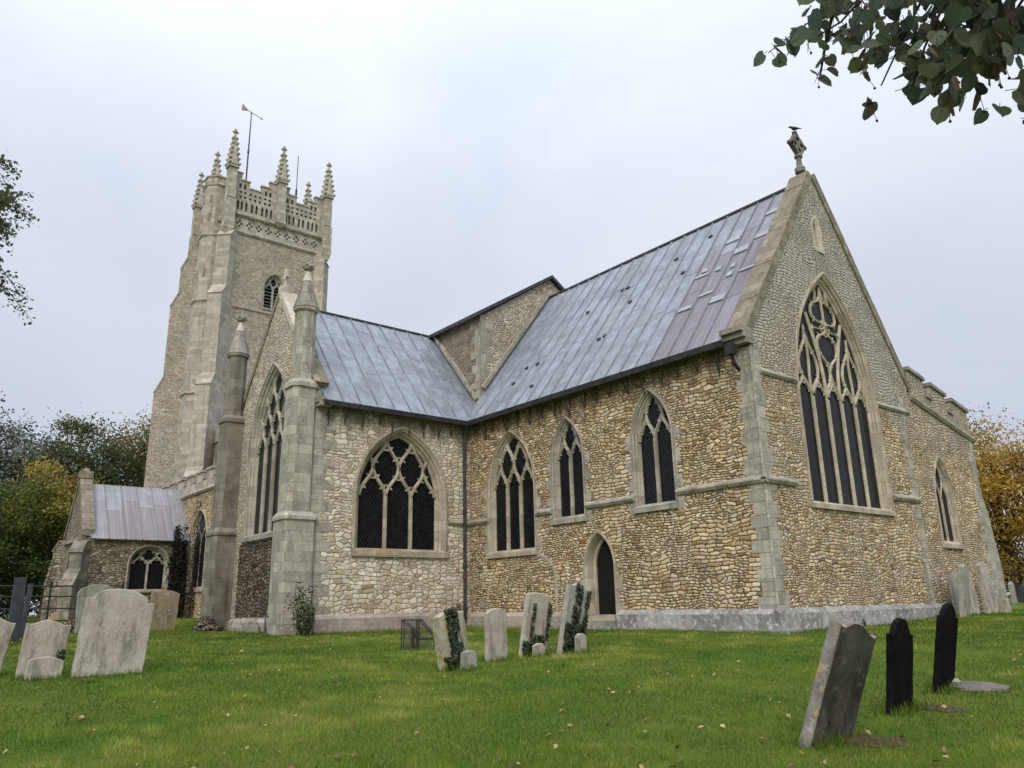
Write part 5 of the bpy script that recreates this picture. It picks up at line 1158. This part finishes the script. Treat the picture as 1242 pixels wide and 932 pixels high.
# lime tree beside the photographer, one limb hanging into the view
def lime_tree():
    x,y=14.6,-12.2; z0=gz(x,y); root=thing('lime_tree',(x,y,z0),'lime tree limb with heart-shaped leaves and hanging bracts at the upper right','tree')
    mb=MB(); mb.tube([(x,y,z0-.3),(x,y,z0+2),(x+.1,y-.1,z0+5),(x,y,z0+9)],[.42,.34,.28,.1],12); mb.build('trunk',m_bark,root)
    r=random.Random(14); g0=np.random.default_rng(14)
    mb=MB(); mb.tube([(x,y,4.4),(13.2,-12.7,4.5),(11.6,-13.5,4.0),(10.75,-13.95,3.45),(10.3,-14.05,3.1)],[.13,.09,.05,.022,.012],8)
    tw=[[(10.3,-14.05,3.1),(9.9,-14.06,3.02),(9.62,-14.06,2.99),(9.45,-14.07,2.95),(9.27,-14.1,2.9)],[(9.55,-14.06,2.97),(9.48,-14.04,2.84),(9.43,-14.02,2.73)],
        [(10.2,-14.05,2.95),(9.95,-14.1,2.72),(9.84,-14.1,2.56),(9.78,-14.1,2.44)],[(10.2,-14.06,2.85),(10.03,-14.12,2.55),(9.98,-14.14,2.42),(9.96,-14.15,2.31)],
        [(10.4,-14.0,2.95),(10.2,-14.05,2.65),(10.09,-14.12,2.48),(10.06,-14.14,2.38)],[(10.1,-14.0,2.95),(9.85,-14.0,2.85),(9.72,-14.0,2.68),(9.64,-14.0,2.57)],
        [(10.0,-14.1,2.98),(9.8,-14.2,2.85),(9.62,-14.2,2.76),(9.5,-14.2,2.76)],[(10.3,-14.1,2.85),(10.15,-14.2,2.6),(10.1,-14.2,2.4),(10.08,-14.2,2.34)]]
    for t in tw: mb.tube(t,[.008,.006,.004,.003,.002][:len(t)],5,False)
    lv=[];LF=[];tn=[]; nb=[0]
    shape=[(0,.02),(.30,-.08),(.54,.12),(.57,.42),(.40,.76),(.10,.95),(0,1.07),(-.10,.95),(-.40,.76),(-.57,.42),(-.54,.12),(-.30,-.08)]
    def leaf(p,ax,nr,s):
        ax=ax.normalized(); nr=(nr-ax*nr.dot(ax)).normalized(); sd=ax.cross(nr); o=len(lv); cu=r.uniform(-.1,.35)
        for a,b in shape: lv.append(p+sd*(a*s)+ax*(b*s)+nr*(abs(a)*s*cu-b*b*s*r.uniform(.0,.16)))
        c=o; tq=(r.random(),r.random(),0)
        for k in range(1,11): LF.append((o,o+k,o+k+1)); tn.append(tq)
    def bract(p,s):
        if nb[0]>=98: return
        nb[0]+=1; mf=MB(); mf.tint=(r.random(),r.random(),0)
        ax=Vector((r.gauss(0,.3),r.gauss(0,.3),-1)).normalized(); nr=Vector((r.gauss(0,1),r.gauss(0,1),.2)); nr=(nr-ax*nr.dot(ax)).normalized(); sd=ax.cross(nr)
        sh=[(0,0),(.13,.25),(.16,.6),(.08,1),(-.08,1),(-.16,.6),(-.13,.25)]
        mf.add([p+sd*a*s+ax*b*s+nr*(b*b*.25*s+abs(a)*.3*s) for a,b in sh],[(0,k,k+1) for k in range(1,6)])
        q=p+ax*s*.5; mf.mi=1
        for k in range(r.choice((1,1,2))):
            e=q+Vector((r.gauss(0,.012),r.gauss(0,.012),-r.uniform(.035,.07))); mf.tube([q,e],.0012,3,False); mf.lathe(e-Vector((0,0,.005)),[(.001,-.005),(.0048,-.002),(.0048,.003),(.001,.006)],6)
        mf.build('bract',[lf_bract,m_fruit],root)
    def put(p,sz):
        st=Vector((r.gauss(0,1),r.gauss(0,1),r.gauss(-.35,.5))).normalized(); b=p+st*r.uniform(.015,.035); mb.tube([p,b],.0014,3,False)
        leaf(b,Vector((st.x*.8+r.gauss(0,.4),st.y*.8+r.gauss(0,.4),-.55+r.gauss(0,.35))),Vector((r.gauss(0,.8),r.gauss(0,.8),.7)),sz)
    for k,t in enumerate(tw):
        P=[Vector(q) for q in t]; ns=(15 if k==0 else 7 if k==1 else 18)
        for j in range(ns):
            f=(j+.5)/ns*(len(P)-1); i=int(f); p=P[i].lerp(P[min(i+1,len(P)-1)],f-i)+Vector((r.gauss(0,1),r.gauss(0,1),r.gauss(0,1)))*(.012 if k<2 else .05); put(p,r.uniform(.042,.07))
            if r.random()<(.15 if k<2 else .3): bract(p,r.uniform(.055,.08))
    for q in((9.27,-14.1,2.91),(9.28,-14.1,2.9),(9.3,-14.1,2.91),(9.34,-14.1,2.92),(9.38,-14.09,2.93),(9.42,-14.08,2.94),(9.46,-14.07,2.95),(9.43,-14.03,2.76),(9.42,-14.03,2.74),(9.5,-14.05,2.86)): put(Vector(q),r.uniform(.045,.065))
    poly=[(9.52,2.99),(9.54,2.88),(9.62,2.70),(9.72,2.55),(9.82,2.44),(9.95,2.32),(10.12,2.36),(10.35,2.45),(10.35,3.05),(9.6,3.2)]
    def inp(a,b):
        c=False
        for i in range(len(poly)):
            (x1,y1),(x2,y2)=poly[i],poly[i-1]
            if (y1>b)!=(y2>b) and a<(x2-x1)*(b-y1)/(y2-y1)+x1: c=not c
        return c
    k=0
    while k<560:
        a,b=r.uniform(9.4,10.4),r.uniform(2.2,3.25)
        if inp(a,b):
            p=Vector((a,-14.05+r.gauss(0,.14)+(a-10)*.1,b)); put(p,r.uniform(.042,.07)); k+=1
            if r.random()<.2: bract(p,r.uniform(.055,.085))
    lp=[Vector(q) for q in((14.0,-12.4,4.6),(13.2,-12.7,4.6),(11.6,-13.5,4.1),(10.8,-13.9,3.5))]
    for k in range(46):
        f=r.uniform(0,2.99); i=int(f); p=lp[i].lerp(lp[i+1],f-i); e=p+Vector((r.gauss(.15,.35),r.gauss(0,.45),r.uniform(-.7,.35))); e.x=max(e.x,10.75)
        mb.tube([p,(p+e)/2+Vector((0,0,.06)),e],[.008,.005,.002],4,False)
        for j in range(16): put(p.lerp(e,r.uniform(.25,1.05))+Vector((r.gauss(0,.05),r.gauss(0,.05),r.gauss(0,.05))),r.uniform(.042,.07))
    mb.build('branch',m_bark,root)
    npmesh('foliage',np.array([tuple(v) for v in lv]),np.array(LF),lf_lime,root,np.array(tn))
lime_tree()

# ivy and shrubs
def ivy(hs,rects,label,n,leaf=.055,thick=.05):
    o=HS[hs]; Mw=o.matrix_world; P=[];Nn=[]
    for y0,y1,z0,z1,wt in rects:
        k=int(n*wt); q=np.column_stack([rng.uniform(.05,.05+thick,k)+.01,rng.uniform(y0,y1,k),rng.uniform(z0,z1,k)])
        keep=vnoise(q[:,1],q[:,2],9,hash(hs)%50)>.18; q=q[keep]; P.append(q)
    P=np.concatenate(P); Mn=np.array(Mw); W=P@Mn[:3,:3].T+Mn[:3,3]
    x,y,z=o.location; root=thing('ivy',(x,y,z),label,'ivy','ivy on the headstones')
    nr=np.tile(Mn[:3,:3]@np.array([1.,0,.35]),(len(W),1)); leaves('foliage',W,leaf*rng.uniform(.6,1.25,len(W)),lf_ivy,root,asp=.9,nrm=nr,tint=np.column_stack([rng.random(len(W))**1.6,rng.random(len(W)),np.zeros(len(W))]))
    mb=MB()
    for y0,y1,z0,z1,wt in rects:
        for k in range(3):
            yy=random.uniform(y0,y1); mb.tube([tuple(Mw@Vector((.085,yy+random.uniform(-.03,.03),z0+(z1-z0)*i/5))) for i in range(6)],.007,4,False)
    mb.build('stem',m_bark,root)
ivy('s1',[(-.10,.14,.05,.97,.8),(-.25,.0,-.02,.22,.25)],'dense ivy column on the yellow-lichened headstone',900)
ivy('s3',[(-.17,-.11,.2,.9,.10),(.22,.30,.3,1.0,.14),(-.34,.12,-.03,.20,.5),(-.08,.18,.2,.36,.25)],'thin ivy stems and a low ivy mound on the pale third headstone',620)
ivy('s4',[(-.13,.07,.1,1.28,.6),(-.28,.02,-.02,.5,.4),(.2,.29,.4,1.2,.2),(.0,.2,.35,.55,.12)],'dark ivy swathes over the tall headstone by the door',900)
ivy('b',[(.20,.30,.05,.42,.5)],'dark ivy tuft on the right edge of the wavy-topped headstone',240,.05)
def shrub(x,y,h,w,n,label,mat=lf_shrub,leaf=.07,name='shrub',stems=7,seed=0,cat='shrub',group=None,d=(0,0)):
    g0=np.random.default_rng(seed); z0=gz(x,y); root=thing(name,(x,y,z0),label,cat,group); mb=MB(); P=[]
    for k in range(stems):
        b=np.array([x+g0.normal()*w*.25,y+g0.normal()*w*.12,z0]); hh=h*g0.uniform(.5,1.05); t=b+np.array([g0.normal()*w*.3+d[0],g0.normal()*w*.2+d[1],hh]); m1=(b+t)/2+g0.normal(size=3)*.06
        mb.tube([tuple(b),tuple(m1),tuple(t)],[.012,.008,.003],4,False); f=g0.random(n//stems)[:,None]**.8; P.append(b*(1-f)+t*f+g0.normal(size=(n//stems,3))*np.array([w*.16,w*.13,.07])*(1.2-.7*f))
    mb.build('stem',m_bark,root); P=np.concatenate(P); leaves('foliage',P,leaf*g0.uniform(.6,1.3,len(P)),mat,root,up=.5,asp=.7)
shrub(-11.25,-6.75,1.55,.8,520,'self-sown leafy shrub against the near transept turret',seed=1,stems=8,leaf=.085)
shrub(-10.95,-6.6,.95,.5,700,'dense dark bushy plant beside the leafy self-sown shrub',mat=lf_ivy,seed=2,stems=9,leaf=.06)
shrub(-11.65,-.75,.8,.45,520,'low dark ivy bush at the foot of the downpipe',mat=lf_ivy,seed=3,leaf=.07)
shrub(.45,3.0,.16,.1,60,'small grass-like weed at the foot of the east plinth',seed=4,leaf=.05,stems=5,cat='weed',name='weed')
shrub(-30.6,-4.4,4.3,1.1,5200,'dark straggling creeper in the corner of porch and aisle',mat=lf_creep,seed=5,leaf=.12,stems=16,name='creeper',cat='creeper')
shrub(-29.2,-4.2,5.6,.5,700,'dark creeper hanging left of the aisle window',mat=lf_creep,seed=6,leaf=.11,stems=9,name='creeper',cat='creeper')

# ------------------------------------------------------------------ grass, tufts and fallen leaves
def blades(P,h,w,tint,lean=.45):
    n=len(P); a=rng.uniform(0,2*math.pi,n); D=np.column_stack([np.cos(a),np.sin(a),np.zeros(n)])*(w/2)[:,None]
    L_=rng.normal(size=(n,2))*lean; T_=P+np.column_stack([L_[:,0]*h,L_[:,1]*h,h]); P=P-np.array([0,0,.008])
    return np.stack([P-D,P+D,T_],1).reshape(-1,3)
n=720000
d=5+43*rng.random(n)**1.75; az=R(50.58)+rng.uniform(-R(50),R(43),n)
x=CAM.x-np.sin(az)*d; y=CAM.y+np.cos(az)*d; keep=~in_church(x,y); x,y,d=x[keep],y[keep],d[keep]
n=len(x); cl1=vnoise(x,y,.45,1); cl2=vnoise(x,y,2.2,2); cl3=vnoise(x,y,7,5)
bare=vnoise(x,y,.8,13)*vnoise(x,y,3.1,14)>.52; h=(.022+.034*rng.random(n))*(.55+1.2*cl2*cl3+.4*cl1)*np.where(bare,.35,1); w=.0048*np.maximum(1,d/7.5)*rng.uniform(.7,1.4,n)
cl0=vnoise(x,y,.16,9); cl4=vnoise(x,y,3.6,31); tt=np.clip(-.22+.85*cl1*cl0+.50*cl2*cl1+.34*cl3*cl2+.36*cl4*cl2+rng.normal(size=n)*.17+(rng.random(n)<.09)*.55,0,1)
V=blades(np.column_stack([x,y,ground(x,y)]),h,w,None); T=np.column_stack([tt,rng.random(n)*.5+.5*cl3*(.5+cl2)-.35*(vnoise(x,y,1.3,21)>.72)*cl3,np.zeros(n)])
# longer uncut tufts round stones and along the walls
tx,ty=[],[]
for sx,sy,hw,ya in STONES:
    k=420 if math.hypot(sx-CAM.x,sy-CAM.y)<18 else 160
    q=rng.uniform(-hw-.06,hw+.06,k); o=rng.normal(size=k)*.05+np.where(rng.random(k)<.5,.09,-.09); tx.append(sx+o*math.cos(ya)-q*math.sin(ya)); ty.append(sy+o*math.sin(ya)+q*math.cos(ya))
for (x0,y0),(x1,y1),k in(((-6.4,-.28),(-12,-.28),700),((-5,-.46),(.4,-.46),700),((.46,-.4),(.46,9.5),1100),((-11.85,-.3),(-11.85,-6.3),900),((-12.6,-6.95),(-18,-6.9),800)):
    q=rng.random(k); tx.append(x0+(x1-x0)*q+rng.normal(size=k)*.05); ty.append(y0+(y1-y0)*q+rng.normal(size=k)*.05)
tx=np.concatenate(tx); ty=np.concatenate(ty); k=len(tx)
V2=blades(np.column_stack([tx,ty,ground(tx,ty)]),rng.uniform(.04,.13,k),rng.uniform(.006,.012,k),None,.4); T2=np.column_stack([np.clip(.3+rng.normal(size=k)*.2,0,1),rng.random(k),np.zeros(k)])
V=np.concatenate([V,V2]); T=np.concatenate([T,T2]); o=npmesh('grass',V,np.arange(len(V)).reshape(-1,3),lf_grass,None,T); o['kind']='stuff'
n=1000; d=5.5+22*rng.random(n)**1.2; az=R(50.58)+rng.uniform(-R(38),R(38),n); x=CAM.x-np.sin(az)*d; y=CAM.y+np.cos(az)*d; k=~in_church(x,y); x,y=x[k],y[k]
o=leaves('fallen_leaves',np.column_stack([x,y,ground(x,y)+.035]),rng.uniform(.02,.08,len(x)),lf_fall,up=1.2,asp=.7); o['kind']='stuff'
# bare earth scrapes at the feet of two leaning stones
m_earth=plain('bare_earth',(.10,.07,.045),1,.1,14,.5,.6,.03)
def scrape(x,y,a,b,seed):
    r=random.Random(seed); mb=MB(); n=14; ring=[(x+a*math.cos(2*math.pi*i/n)*r.uniform(.7,1.2),y+b*math.sin(2*math.pi*i/n)*r.uniform(.7,1.2)) for i in range(n)]
    mb.add([(x,y,gz(x,y)+.03)]+[(p,q,gz(p,q)+.004) for p,q in ring],[(0,1+i,1+(i+1)%n) for i in range(n)]); o=mb.build('earth_patch',m_earth,None); o['kind']='structure'
scrape(6.85,-9.45,.34,.30,1); scrape(6.72,-7.72,.26,.22,2)
